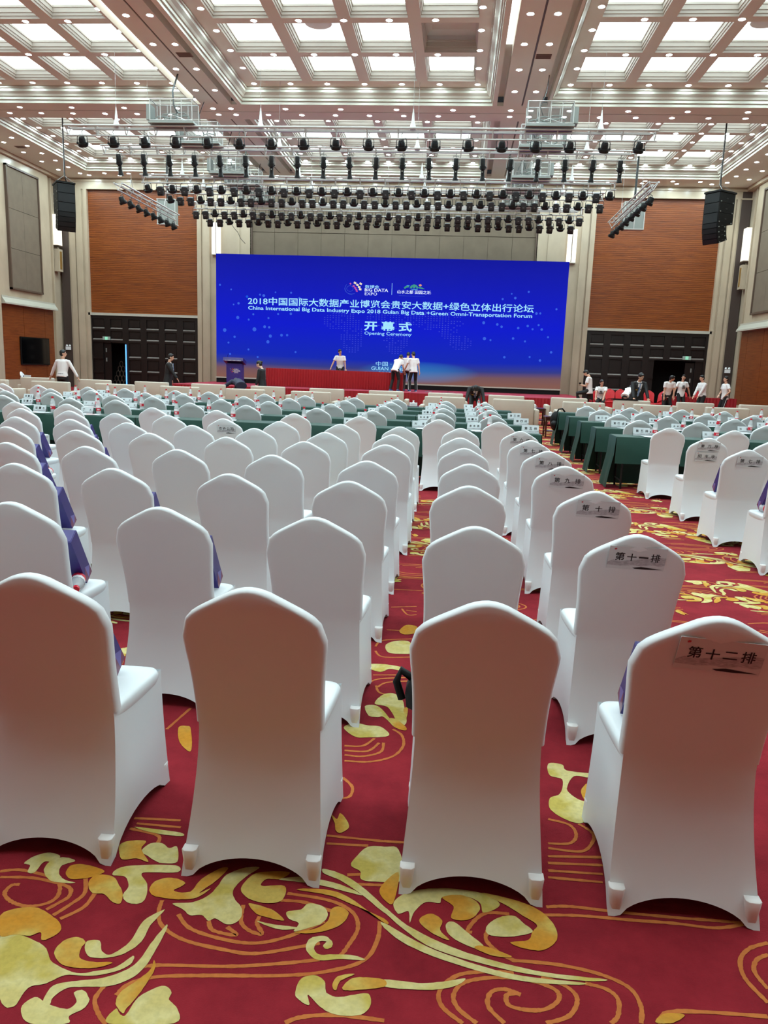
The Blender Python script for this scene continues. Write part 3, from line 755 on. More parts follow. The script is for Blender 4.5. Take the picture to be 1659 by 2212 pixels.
dots = [(-10.07, 3.23, .1), (-9.56, 3.37, .07), (-9.33, 3.35, .06), (-9.27, 2.93, .08), (-8.71, 2.99, .07), (-8.43, 3.0, .06), (-9.39, 2.65, .08), (-10.44, 4.78, .06), (-9.61, 4.85, .07), (-8.26, 5.02, .05), (-7.84, 4.77, .06), (-10.13, 3.95, .05), (-8.89, 4.0, .05), (-8.26, 4.03, .06), (-10.36, 3.69, .05), (-9.37, 3.79, .05), (-9.8, 4.89, .05), (-9.03, 5.02, .04),
        (1.12, 3.88, .07), (1.77, 3.82, .06), (1.98, 3.72, .06), (2.77, 3.68, .06), (3.21, 3.79, .06), (3.45, 3.65, .05), (3.72, 3.85, .05), (3.88, 3.65, .06), (1.2, 3.14, .08), (1.49, 3.08, .05), (2.56, 3.19, .06), (3.13, 3.07, .05), (1.95, 5.0, .05), (2.54, 5.06, .06), (2.36, 5.25, .04), (3.15, 5.36, .05), (3.58, 4.38, .06), (3.76, 4.39, .05),
        (-11.57, 3.15, .09), (-10.91, 3.77, .08), (-11.12, 4.39, .04), (-10.87, 4.45, .06), (-10.45, 4.78, .06), (-11.24, 5.1, .04), (-11.8, 5.3, .05), (-11.38, 2.55, .05), (-11.07, 2.84, .06), (-10.37, 2.25, .05), (4.2, 3.3, .05), (4.4, 2.6, .06), (3.9, 2.2, .06), (3.4, 2.35, .05), (4.5, 4.6, .05), (2.2, 2.3, .06), (-8.0, 2.2, .05), (-9.9, 1.9, .05), (-11.3, 2.0, .05)]
for x, z, r in dots: MB().poly([(x+r*math.cos(-k*PI/5)-SCX, -0.005, z+r*math.sin(-k*PI/5)-SCZ) for k in range(10)]).build('dot', E_dot, ts)
# world map of square dots
b = MB()
def inside(x, z):
    e = lambda cx, cz, rx, rz: ((x-cx)/rx)**2+((z-cz)/rz)**2 < 1
    return e(-5.7, 3.75, 1.0, .45) or e(-5.2, 3.0, .55, .75) or e(-3.0, 3.9, 1.6, .45) or e(-3.05, 2.95, .6, .7) or e(-1.1, 3.9, 1.3, .5) or e(0.1, 2.9, .55, .35) or e(-0.5, 3.4, .5, .4)
for i in range(60):
    for j in range(22):
        x = -7.0+i*0.14; z = 2.2+j*0.1
        if inside(x, z) and random.random() < 0.8: b.box(x-.03-SCX, x+.03-SCX, -0.003, -0.001, z-.02-SCZ, z+.02-SCZ)
tag(b.build('map_dots', E_dotf, ts), kind='stuff')

# ------------------------------------------------------------------ lectern
t = empty('lectern', (-10.09, 34.6, SH), label='indigo printed lectern with a sloping top at the left of the stage', cat='lectern')
m = MB(); m.prism([(-0.35, 0.95), (0.35, 0.95), (0.36, 0.0), (-0.34, 0.0)], 0.42, Matrix.Rotation(PI/2, 4, 'X') @ Matrix.Translation((0, 0, -0.42))); m.build('body', M_purple, t)
Mt = Matrix.Translation((0, 0.15, 1.08)) @ Matrix.Rotation(-0.30, 4, 'X')
MB().box(-0.46, 0.46, -0.28, 0.30, -0.10, 0.05, Mt).build('top', M_purple, t)
MB().box(-0.44, 0.44, -0.285, -0.27, -0.05, -0.0, Mt).build('plaque', M_purple, t)
text('lettering', '2018中国国际大数据产业博览会', 0.05, M_whitelabel, t, (-0.37, -0.155, 1.055), width=0.74)
text('lettering', '数博会', 0.06, M_whitelabel, t, (0.02, -0.006, 0.66), width=0.2); text('lettering', 'BIG DATA', 0.06, M_whitelabel, t, (0.02, -0.006, 0.585), width=0.28, bold=0.02); text('lettering', 'EXPO', 0.05, M_whitelabel, t, (0.02, -0.006, 0.52), width=0.18)
for (x, z, mm) in ((-.06, .72, M_redskirt), (-.02, .68, M_goldpile), (-.05, .63, M_facet2), (-.10, .67, M_facet1), (-.14, .63, M_facet1), (-.08, .57, M_redcap), (-.16, .70, M_facet2), (-0.02, .60, M_cream)):
    MB().box(x-.022, x+.022, -0.005, -0.003, z-.02, z+.02, None).build('logo_tile', mm, t)
MB().box(-0.39, 0.41, 0, 0.42, 0, 0.06).build('plinth', M_darkcol, t)
for x in (-0.3,): MB().tube([(x, 0.1, 1.1), (x, 0.05, 1.3), (x+0.05, 0.0, 1.36)], 0.008, 6).build('microphone', M_black, t)

# ------------------------------------------------------------------ trusses and stage lights
TC, TX0, TX1 = -3.67, -12.95, 5.61
_br = {}
def truss(name, y, z, x0, x1, label):
    t = empty('lighting_truss', ((x0+x1)/2, y, z), label=label, cat='truss'); L = (x1-x0)/2
    for (dy, dz, r) in ((-0.17, 0, 0.035), (0.17, 0, 0.03), (0, -0.26, 0.028)):
        MB().tube([(-L, dy, dz), (L, dy, dz)], r, 8).build('chord', M_alu, t, smooth=0.9)
    MB().box(-L+0.2, L-0.2, -0.03, 0.05, -0.09, -0.03).build('cable_tray', M_alu, t)
    if 'b' not in _br:
        b = MB(); b.tube([(0, -0.17, 0), (0, 0, -0.26)], 0.018, 5); b.tube([(0, 0.17, 0), (0, 0, -0.26)], 0.018, 5); b.tube([(0, -0.17, 0), (0, 0.17, 0)], 0.018, 5)
        _br['b'] = b.mesh('brace', M_alu)
        b = MB(); b.tube([(0, 0, 1.9), (0, 0, 0.42)], 0.006, 5); _br['w'] = b.mesh('hanging_wire', M_wire)
        b = MB(); b.lathe([(0.012, 0.55), (0.03, 0.40), (0.05, 0.18), (0.10, 0.02), (0.10, -0.05), (0, -0.05)], 10); _br['h'] = b.mesh('hoist_hook', M_hoist, 0.8)
    n = max(3, round(2*L/1.0))
    for k in range(n+1): add_mesh('brace', _br['b'], t, (-L+0.06+(2*L-0.12)*k/n, 0, 0))
    return t
TR = [(25.5, 8.86), (28.1, 8.96), (31.5, 8.78), (34.1, 8.92), (36.4, 8.76)]
TRN = ['nearest', 'second', 'third', 'fourth', 'farthest']
trs = []
for k, (y, z) in enumerate(TR):
    x0, x1 = TX0+(0.45 if k == 4 else 0), TX1-(0.45 if k == 4 else 0)
    t = truss('t', y, z, x0, x1, f'long horizontal aluminium lighting truss, {TRN[k]} of five above the stage' if k not in (0, 4) else f'long horizontal aluminium lighting truss, {TRN[k]} from the camera of five')
    for x in (-7.6, -2.9, 1.9, 7.6):
        add_mesh('hoist_hook', _br['h'], t, (x, 0, 0.05)); 
        w_ = add_mesh('hanging_wire', _br['w'], t, (x, 0, 0.0)); w_.scale = (1, 1, (ceilz(x+(x0+x1)/2, y)-z)/1.9)
    trs.append(t)
# extra low pipe for the last row
t = empty('lamp_bar', (-3.6, 37.05, 8.42), label='thin aluminium bar behind the farthest truss carrying the lowest lamps', cat='lamp bar')
MB().tube([(-8.6, 0, 0), (8.6, 0, 0)], 0.03, 8).build('bar', M_alu, t, smooth=0.9)
MB().tube([(-8.6, 0, 0.35), (8.6, 0, 0.35)], 0.03, 8).build('bar', M_alu, t, smooth=0.9)
for k in range(9): MB().tube([(-8.5+2.12*k, 0, 0), (-8.5+2.12*k, 0, 0.35)], 0.02, 6).build('brace', M_alu, t)
for x in (-6, 0, 6): MB().tube([(x, 0, 0.35), (x, 0, ceilz(x-3.6, 37.05)-8.42)], 0.008, 5).build('hanging_wire', M_wire, t)

def hook(b, top):
    b.tube([(0, 0, top), (0.02, 0, top-0.06), (-0.015, 0, top*0.55), (0.02, 0, top*0.3), (0, 0, 0.10)], 0.012, 6)
def yoke(w_, h_, drop):
    b = MB(); b.tube([(-w_, 0, -drop), (-w_, 0, -0.02), (-w_*0.75, 0, h_), (w_*0.75, 0, h_), (w_, 0, -0.02), (w_, 0, -drop)], 0.012, 6); return b
def par_can():
    t = empty('par_can'); A = Matrix.Translation((0, 0.02, -0.16)) @ Matrix.Rotation(0.45, 4, 'X')
    b = MB(); b.lathe([(0.02, 0.17), (0.085, 0.16), (0.11, 0.08), (0.115, -0.02), (0.15, -0.03), (0.155, -0.10), (0.14, -0.13), (0.12, -0.14)], 14, M=A)
    hs = b.build('housing', M_blackmetal, t, smooth=0.7)
    MB().lathe([(0, -0.125), (0.08, -0.125), (0.125, -0.115)], 14, M=A).build('lens', M_lensdark, hs, smooth=0.7)
    MB().box(-0.05, 0.06, -0.10, -0.04, 0.04, 0.12, A).build('ballast', M_lensdark, hs)
    yoke(0.165, 0.06, 0.20).build('yoke', M_blackmetal, t, smooth=0.9)
    b = MB(); hook(b, 0.26); b.build('hook_clamp', M_galv, t, smooth=0.9)
    for s in (-1, 1): MB().box(s*0.155-0.03, s*0.155+0.03, -0.02, 0.06, -0.22, -0.17).build('knob', M_black, t)
    return t
def profile_spot():
    t = empty('profile_spot'); A = Matrix.Translation((0, 0, -0.28)) @ Matrix.Rotation(0.22, 4, 'X')
    b = MB(); b.lathe([(0.0, 0.34), (0.07, 0.34), (0.085, 0.28), (0.085, 0.12), (0.10, 0.11), (0.10, 0.0), (0.068, -0.02), (0.062, -0.12), (0.072, -0.26), (0.095, -0.32), (0.095, -0.36), (0.06, -0.36)], 12, M=A)
    hs = b.build('housing', M_blackmetal, t, smooth=0.7)
    MB().box(-0.13, 0.13, -0.02, 0.02, 0.03, 0.06, A).build('shutter_blades', M_black, hs)
    MB().box(-0.02, 0.02, -0.115, -0.09, -0.10, -0.06, A).build('badge', M_galv, hs)
    yoke(0.12, 0.14, 0.22).build('yoke', M_galv, t, smooth=0.9)
    b = MB(); hook(b, 0.30); b.build('hook_clamp', M_galv, t, smooth=0.9)
    return t
def box_light():
    t = empty('box_spot'); A = Matrix.Translation((0, 0.04, -0.20)) @ Matrix.Rotation(0.35, 4, 'X')
    b = MB(); rows = []
    for (w_, d_, z) in ((0.07, 0.06, 0.15), (0.115, 0.09, 0.13), (0.125, 0.10, 0.0), (0.125, 0.10, -0.16), (0.115, 0.09, -0.20), (0.10, 0.08, -0.20)):
        rows.append([A @ Vector((x*w_, y*d_, z)) for x, y in ((-1, -.6), (-.7, -1), (.7, -1), (1, -.6), (1, .6), (.7, 1), (-.7, 1), (-1, .6))])
    b.grid(rows, close_u=True); i0 = len(b.v)-8; b.f.append(tuple(range(i0, i0+8))); b.f.append((7, 6, 5, 4, 3, 2, 1, 0))
    hs = b.build('housing', M_greymetal, t, smooth=0.6)
    MB().box(-0.10, 0.10, -0.115, -0.10, -0.17, -0.13, A).build('vent_bar', M_black, hs)
    MB().box(-0.03, 0.03, -0.106, -0.098, -0.04, -0.02, A).build('badge', M_galv, hs)
    yoke(0.15, 0.06, 0.22).build('yoke', M_blackmetal, t, smooth=0.9)
    b = MB(); hook(b, 0.22); b.build('hook_clamp', M_galv, t, smooth=0.9)
    for s in (-1, 1): MB().box(s*0.145-0.03, s*0.145+0.03, -0.03, 0.03, -0.21, -0.17).build('knob', M_black, t)
    return t
PROTO = {'par can': par_can, 'profile spot': profile_spot, 'box spotlight': box_light}
used = {}
def stage_light(kind, loc, rz, label, group, tilt=None):
    if kind not in used:
        o = PROTO[kind](); used[kind] = o; o.location = loc; o.rotation_euler = (0, 0, rz)
    else: o = dup(used[kind], loc, rz)
    tag(o, label, 'stage light', group); return o
rnd = random.Random(3)
def lightrow(kinds, n, x0, x1, y, z, where, group):
    for k in range(n):
        kd = kinds[k % len(kinds)]
        x = x0+(x1-x0)*k/(n-1)
        stage_light(kd, (x, y+rnd.uniform(-.02, .02), z), rnd.uniform(-0.22, 0.22), f'black {kd}, {ordw(k+1)} lamp from the left {where}', group)
lightrow(['par can'], 18, -12.42, 5.12, 25.5, 8.56, 'on the nearest truss', 'par cans under the nearest truss')
lightrow(['profile spot'], 20, -12.35, 5.08, 28.1, 8.64, 'on the second truss', 'profile spots under the second truss')
lightrow(['par can', 'box spotlight'], 37, -12.70, 5.40, 31.5, 8.45, 'on the third truss', 'lamps under the third truss')
lightrow(['par can', 'box spotlight', 'box spotlight'], 42, -12.75, 5.48, 34.1, 8.58, 'on the fourth truss', 'lamps under the fourth truss')
lightrow(['box spotlight', 'box spotlight', 'par can'], 40, -12.40, 5.02, 36.4, 8.46, 'on the farthest truss', 'lamps under the farthest truss')
lightrow(['box spotlight', 'box spotlight', 'par can'], 37, -11.95, 4.75, 37.05, 8.24, 'in the lowest lamp row above the screen', 'lamps in the lowest row')
# angled side trusses running toward the stage
for (X, s, yA, yB, zz) in ((-13.8, 'left', 31.2, 37.6, 8.42), (6.68, 'right', 30.1, 37.8, 8.50)):
    t = truss('s', (yA+yB)/2, zz, X-(yB-yA)/2, X+(yB-yA)/2, f'short aluminium truss on the {s} side pointing toward the stage wall')
    t.rotation_euler = (0, 0, PI/2); t.location = (X, (yA+yB)/2, zz)
    for q in (-1.9, 1.9):
        MB().tube([(q-0.22, 0.0, 0), (q, 0, 0.45), (q+0.22, 0, 0)], 0.014, 6).build('bridle', M_alu, t)
        MB().tube([(q, 0, 0.45), (q, 0, ceilz(X, (yA+yB)/2+q)-zz)], 0.006, 5).build('hanging_wire', M_wire, t)
    for k in range(8):
        y = yA+0.35+(yB-yA-0.7)*k/7
        o = stage_light('par can', (X, y, zz-0.43), (0.9 if s == 'right' else -0.9)+rnd.uniform(-.1, .1), f'black par can, {ORD[k]} from the near end of the {s} side truss', f'par cans under the {s} side truss')
# cable baskets
def basket(x, y, z, w_, d_, h_, label, motor=True):
    t = empty('cable_basket', (x, y, z), label=label, cat='cable basket')
    X, Y = w_/2, d_/2
    for (a, b_) in [((-X, -Y, 0), (X, -Y, 0)), ((-X, Y, 0), (X, Y, 0)), ((-X, -Y, h_), (X, -Y, h_)), ((-X, Y, h_), (X, Y, h_)), ((-X, -Y, 0), (-X, Y, 0)), ((X, -Y, 0), (X, Y, 0)), ((-X, -Y, h_), (-X, Y, h_)), ((X, -Y, h_), (X, Y, h_))]:
        MB().tube([a, b_], 0.018, 4).build('frame_bar', M_alu, t)
    for k in range(5):
        xx = -X+w_*k/4
        for yy in (-Y, Y): MB().tube([(xx, yy, 0), (xx, yy, h_)], 0.015, 4).build('upright', M_alu, t)
    for s in (-1, 1): MB().tube([(s*X*0.85, 0, 0.02), (0, 0, h_*0.36)], 0.02, 4).build('roof_bar', M_alu, t)
    m = MB(); m.quad((-X, -Y, 0), (X, -Y, 0), (X, -Y, h_), (-X, -Y, h_)); m.quad((-X, Y, 0), (X, Y, 0), (X, Y, h_), (-X, Y, h_)); m.quad((-X, -Y, 0), (-X, Y, 0), (-X, Y, h_), (-X, -Y, h_)); m.quad((X, -Y, 0), (X, Y, 0), (X, Y, h_), (X, -Y, h_))
    m.build('netting', M_mesh, t)
    MB().box(-X-0.05, X+0.05, -Y-0.03, Y+0.03, -0.08, -0.02).build('tray', M_galv, t)
    r = random.Random(int((x+50)*10)+int(y))
    for k in range(4):
        px = r.uniform(0, X*0.6)*(1 if k % 2 else -1); rr = r.uniform(.10, .2)
        MB().tube([(px+rr*1.3*math.cos(a*PI/6), r.uniform(-.05, .05)+0.02*k, 0.12+0.05*k+rr*0.4*math.sin(a*PI/6)) for a in range(12)], 0.02, 5, closed=True).build('cable_coil', M_galv, t, smooth=3.2)
    if motor: MB().box(-X-0.16 if x < TC else X+0.02, -X-0.02 if x < TC else X+0.16, -0.2, 0.2, 0.05, 0.5).build('motor_box', M_galv, t)
    MB().tube([(0.1 if x < TC else -0.2, 0, 0.3), (-0.02 if x < TC else -0.3, 0, 0.55), (-0.12, 0.2, h_+0.4), (-0.05, 0.5, ceilz(x, y+.5)-z)], 0.028 if y < 27 and x < TC else 0.014, 7).build('power_cable', M_cable, t, smooth=3.2)
    return t
for k, (y, z) in enumerate(TR):
    dxo = (0, 0.0, 0, -0.1, -0.1)[k]
    for (x, s) in ((-9.36, 'left'), (2.38, 'right')):
        basket(x+dxo, y, z+0.13, 1.36, 0.62, 0.62, f'grey netted cable basket on the {TRN[k]} truss, {s} one')
for (x, y, s) in ((-14.35, 38.0, 'left'), (7.42, 36.9, 'right')):
    t = empty('hoist_cabinet', (x, y, 8.05), label=f'upright pale metal cable cabinet hanging behind the {s} side truss', cat='cabinet')
    MB().box(-0.45, 0.45, -0.2, 0.2, 0, 1.1).build('body', M_galv, t)
    for xx in (-0.45, 0.0, 0.42): MB().box(xx, xx+0.04, -0.22, -0.2, 0, 1.1).build('rib', M_alu, t)
    MB().box(-0.46, 0.46, -0.23, 0.21, 1.1, 1.14).build('top_rail', M_alu, t); MB().box(-0.46, 0.46, -0.23, 0.21, -0.04, 0).build('bottom_rail', M_alu, t)
    MB().tube([(0.0, 0, 1.1), (0.0, 0, ceilz(x, y)-8.05)], 0.05, 8).build('cable_sleeve', M_cable, t)
t = MB().tube([(-10.9, 37.0, 7.95), (-10.75, 37.0, 7.75), (-10.6, 37.0, 7.6), (-10.45, 37.0, 7.3), (-10.25, 37.05, 7.1)], 0.012, 5).build('dangling_cable', M_cable, smooth=3.2); tag(t, 'thin loose black cable dangling under the lowest lamps at left', 'cable')

# ------------------------------------------------------------------ line array speakers
def line_array(x, y, ztop, rz, label):
    t = empty('line_array_speaker', (x, y, ztop), rz, label=label, cat='speaker')
    W = 0.68
    MB().box(-W/2-0.02, W/2+0.02, -0.05, 0.9, -0.02, 0.04).build('flying_frame', M_black, t)
    z = -0.03; yy = 0.0; ang = 0.0
    hs = [(0.36, 0.85), (0.36, 0.85), (0.36, 0.85), (0.19, 0.5), (0.19, 0.5), (0.19, 0.5), (0.19, 0.5)]
    for k, (h_, d_) in enumerate(hs):
        if k > 2: ang += 0.085
        M = Matrix.Translation((0, yy, z)) @ Matrix.Rotation(ang, 4, 'X')
        cab = MB().box(-W/2, W/2, 0, d_, -h_+0.008, 0, M).build('cabinet', M_black, t)
        MB().box(-W/2+0.03, W/2-0.03, -0.012, 0, -h_+0.02, -0.012, M).build('grille', M_blackmetal, cab)
        for s in (-1, 1):
            m = MB(); m.box(s*(W/2+0.006)-0.006, s*(W/2+0.006)+0.006, 0.05, 0.10, -h_+0.02, -h_+0.06, M); m.box(s*(W/2+0.006)-0.006, s*(W/2+0.006)+0.006, d_-0.12, d_-0.07, -h_+0.02, -h_+0.06, M)
            m.build('rigging_pin', M_galv, cab)
            MB().box(s*(W/2+0.004)-0.005, s*(W/2+0.004)+0.005, d_*0.4, d_*0.4+0.12, -h_*0.6, -h_*0.5, M).build('side_handle', M_greymetal, cab)
        v = M @ Vector((0, 0, -h_)); yy, z = v.y, v.z
    top = ceilz(x, y+.3)-ztop
    for s in (-1, 1): MB().tube([(s*W/2, 0.05, 0.04), (0, 0.3, 0.32)], 0.008, 5).build('bridle', M_wire, t); MB().tube([(s*W/2, 0.8, 0.04), (0, 0.3, 0.32)], 0.008, 5).build('bridle', M_wire, t)
    MB().tube([(0, 0.3, 0.32), (0, 0.3, top)], 0.010, 5).build('hoist_chain', M_wire, t)
    MB().tube([(0.12, 0.4, 0.03), (0.05, 0.33, 0.25), (0.03, 0.32, 0.45), (0.03, 0.31, top)], 0.022, 6).build('speaker_cable', M_cable, t, smooth=3.2)
    return t
line_array(-16.0, 31.3, 8.42, 0.66, 'black hanging line array speaker at the left of the stage')
line_array(9.12, 31.3, 8.45, -0.95, 'black curved hanging line array speaker at the right of the stage')

# ------------------------------------------------------------------ covered banquet chair
def smooth_interp(tab, x):
    for (a, b), (c, d) in zip(tab[:-1], tab[1:]):
        if x <= c:
            u = (x-a)/(c-a); u = max(0, min(1, u)); return b+(d-b)*u
    return tab[-1][1]
def yback(z):
    if z > 0.45: return 0.105-0.140*((z-0.45)/0.51)**1.2
    return 0.105*math.sin(PI/2*max(z, 0)/0.45)
WT = [(0, .222), (.1, .217), (.2, .209), (.32, .201), (.42, .197), (.5, .196), (.6, .198), (.68, .203), (.76, .211), (.82, .214), (1.1, .214)]
def wback(z):
    s = 0
    for d in (-.03, 0, .03): s += smooth_interp(WT, max(0, z+d))
    return s/3
ROOF = [(0, .949), (.12, .9465), (.25, .936), (.45, .913), (.65, .889), (.8, .869), (.9, .849), (.96, .826), (1.0, .785)]
def chair_cover(m):
    b = MB(); NU, NV = 24, 40
    def hem(u): return 0.062*max(0, 1-(abs(u)/0.84)**2)**0.6
    def pt(i, j):
        u = -1+2*i/NU; v = j/NV
        top = smooth_interp(ROOF, abs(u)); h = hem(u); z = h+v*(top-h)
        x = wback(z)*u*(0.995)
        y = yback(z)
        # rounded cross-section near the edges, slight hollow in the middle of the skirt
        y += 0.008*abs(u)**6*min(1, z/.15)
        if z < 0.42: y += 0.012*math.sin(PI*min(1, z/0.42))*(1-u*u)
        y -= 0.012*math.exp(-((x/0.062)**2+((z-0.897)/0.022)**2))
        return Vector((x, y, z))
    G = [[pt(i, j) for i in range(NU+1)] for j in range(NV+1)]
    b.grid(G)
    T = 0.05
    j0 = next(j for j in range(NV+1) if G[j][0].z >= 0.455)
    left = [G[j][0] for j in range(j0, NV+1)]; top = [G[NV][i] for i in range(1, NU)]; right = [G[j][NU] for j in range(NV, j0-1, -1)]
    P = left+top+right; rows = [[] for _ in range(7)]
    for k, p in enumerate(P):
        a, c = P[max(k-1, 0)], P[min(k+1, len(P)-1)]
        d = Vector((c.x-a.x, 0, c.z-a.z)).normalized(); n = Vector((-d.z, 0, d.x))
        for s in range(7):
            an = PI*s/6; rows[s].append(p+n*0.011*math.sin(an)+Vector((0, T*(1-math.cos(an))/2, 0)))
    b.grid(rows, flip=True)
    F = [[G[j][i]+Vector((0, T-0.0, 0)) for i in range(NU+1)] for j in range(j0, NV+1)]
    b.grid(F, flip=True)
    # skirt: two sides and front
    zt = 0.455; NS = 12
    L = [G[j][0] for j in range(0, j0+1)]
    def side(sg):
        rows = []
        for j, p in enumerate(L):
            t = j/j0; row = []
            for k in range(NS+1):
                s = k/NS; hz = 0.06*max(0, 1-(abs(2*s-1)/.84)**2)**.6; z = hz+p.z*(L[-1].z-hz)/L[-1].z
                yf = 0.486+0.037*(1-t)**1.6
                xr = 0.2105+(0.223-0.2105)*(1-t)**1.6
                x = abs(p.x)*(1-s)+xr*s - 0.012*math.sin(PI*s)*(1-t*0.3)
                row.append((sg*x, p.y*(1-s)+yf*s, z))
            rows.append(row)
        b.grid(rows, flip=(sg > 0)); return rows
    S1 = side(-1); S2 = side(1)
    rows = []
    for j in range(j0+1):
        t = j/j0; a = Vector(S1[j][-1]); c = Vector(S2[j][-1]); row = []
        for k in range(NS+1):
            s = k/NS; q = a.lerp(c, s); hz = 0.06*max(0, 1-(abs(2*s-1)/.84)**2)**.6; q.z = hz+q.z*(L[-1].z-hz)/L[-1].z; q.y -= 0.012*math.sin(PI*s); row.append(q)
        rows.append(row)
    b.grid(rows)
    return b.mesh('fabric_cover', m, smooth=1.0, merge=True)
def seat_mesh(m):
    b = MB(); rows = []
    def outline(hw, y0, y1, r, z, dome=0):
        pts = []
        for (cx, cy, a0, rr) in ((hw-r, y1-r, 0, r), (-hw+r, y1-r, 90, r), (-hw+.02, y0+.02, 180, .02), (hw-.02, y0+.02, 270, .02)):
            for k in range(7): a = math.radians(a0+15*k); yy_ = cy+rr*math.sin(a); pts.append(((cx+rr*math.cos(a))*(0.90+0.10*max(0, min(1, (yy_-.09)/.3))), yy_, z))
        return pts
    for (hw, y0, y1, r, z) in ((.200, .13, .480, .05, .42), (.208, .125, .490, .05, .436), (.2125, .122, .4945, .05, .448), (.2125, .122, .4945, .05, .466), (.208, .125, .489, .05, .476), (.19, .135, .470, .05, .481), (.12, .16, .40, .05, .484), (.04, .24, .32, .03, .486)):
        rows.append(outline(hw, y0, y1, r, z))
    b.grid(rows, close_u=True); i = len(b.v)-28; b.f.append(tuple(range(i, i+28)))
    return b.mesh('seat_cushion', m, smooth=1.0)
def pocket_mesh(m):
    b = MB(); rows = []
    for (h, z) in ((.015, 0), (.017, .004), (.020, .05), (.0235, .086), (.022, .088)):
        rows.append([(x*h, y*h, z) for x, y in ((1, .6), (.6, 1), (-.6, 1), (-1, .6), (-1, -.6), (-.6, -1), (.6, -1), (1, -.6))])
    b.grid(rows, close_u=True); b.f.append(tuple(range(len(b.v)-8, len(b.v)))); return b.mesh('foot_pocket', m, smooth=1.0)
def chair_proto(m, mp):
    t = empty('banquet_chair')
    add_mesh('fabric_cover', chair_cover(m), t); add_mesh('seat_cushion', seat_mesh(m), t)
    pk = pocket_mesh(mp)
    for x, y in ((-.1975, .0255), (.1975, .0255), (-.1975, .499), (.1975, .499)): add_mesh('foot_pocket', pk, t, (x, y, 0))
    return t
chairA = chair_proto(M_white, M_pocket); _firstchair = [True]
rc = random.Random(11)
def place_chair(ax, ay, label, group, rz=None):
    rz = rc.uniform(-0.035, 0.035) if rz is None else rz
    loc = (ax*1.008, ay*1.008+0.035, 0)
    if _firstchair[0]: _firstchair[0] = False; o = chairA; o.location = loc; o.rotation_euler = (0, 0, rz)
    else: o = dup(chairA, loc, rz)
    return tag(o, label, 'chair', group)
FIX = {}   # measured positions (apex X,Y) of chairs in the open rows; column number counted from the aisle at right
for (r, c, X, Y, rz) in [(12, 1, .751, 2.06, -0.01), (12, 2, .121, 2.07, 0.003), (12, 3, -.562, 2.06, .006), (12, 4, -1.234, 2.07, .01), (11, 1, .775, 3.14, .02), (11, 2, .11, 3.13, 0), (11, 3, -.575, 3.145, .0), (11, 4, -1.275, 3.19, .02),
                      (10, 1, .805, 4.31, .0), (10, 2, .10, 4.28, 0), (10, 3, -.58, 4.24, 0), (10, 4, -1.29, 4.30, 0), (10, 5, -1.99, 4.29, .02), (9, 1, .79, 5.45, 0), (9, 2, .12, 5.33, 0), (9, 3, -.59, 5.23, 0), (9, 4, -1.28, 5.32, 0), (9, 5, -2.0, 5.39, 0), (9, 6, -2.66, 5.32, 0),
                      (8, 1, .79, 6.48, 0), (8, 2, .09, 6.41, 0), (8, 3, -.57, 6.42, 0), (8, 4, -1.26, 6.39, 0), (8, 5, -1.96, 6.47, 0), (8, 6, -2.67, 6.52, 0), (8, 7, -3.33, 6.51, 0), (8, 8, -3.99, 6.52, 0),
                      (7, 1, .74, 7.46, 0), (7, 2, .06, 7.42, 0), (7, 3, -.59, 7.45, 0), (7, 4, -1.25, 7.38, 0), (7, 5, -1.98, 7.48, 0), (7, 6, -2.63, 7.52, 0), (7, 7, -3.30, 7.50, 0), (7, 8, -3.96, 7.62, 0), (7, 9, -4.56, 7.63, 0),
                      (6, 1, .73, 8.60, 0), (6, 2, .07, 8.67, 0), (6, 3, -.60, 8.51, 0), (6, 4, -1.27, 8.53, 0), (6, 5, -1.97, 8.55, 0), (6, 6, -2.64, 8.61, 0), (6, 7, -3.35, 8.75, 0), (6, 8, -3.98, 8.73, 0), (6, 9, -4.59, 8.82, 0), (6, 10, -5.23, 8.88, 0)]: FIX[(r, c)] = (X, Y, rz)
NC = {12: 6, 11: 7, 10: 7, 9: 8, 8: 10, 7: 11, 6: 12}
BASEY = {12: 2.05, 11: 3.14, 10: 4.28, 9: 5.35, 8: 6.5, 7: 7.58, 6: 8.75}
rowname = {12: 'nearest row', 11: 'second row', 10: 'third row', 9: 'fourth row', 8: 'fifth row', 7: 'sixth row', 6: 'seventh row'}
signs = {}
for r in range(12, 5, -1):
    for c in range(1, NC[r]+1):
        if (r, c) in FIX: X, Y, rz = FIX[(r, c)]
        else: X, Y, rz = 0.76-0.672*(c-1), BASEY[r]+0.02*rc.uniform(-1, 1), 0
        if rz == 0: rz = rc.uniform(-.03, .03)
        place_chair(X, Y, f'white covered banquet chair, left block, {rowname[r]} without tables, {ordw(c)} from the aisle', 'white chairs of the left block without tables', rz)
        signs[(r, c)] = (X, Y, rz)
RY = {9: 5.4, 8: 6.42, 7: 7.46, 6: 8.76}
for r in (6, 7, 8, 9):
    for c in range(1, {9: 2, 8: 3, 7: 4, 6: 6}[r]+1):
        X = [2.81, 3.50, 4.18, 4.86, 5.5, 6.2][c-1]-(0.05 if r == 7 else 0)
        place_chair(X, RY[r], f'white covered banquet chair right of the aisle, {rowname[r]}, {ordw(c)} from the aisle', 'white chairs of the right block without tables')
        signs[(r, -c)] = (X, RY[r], 0)
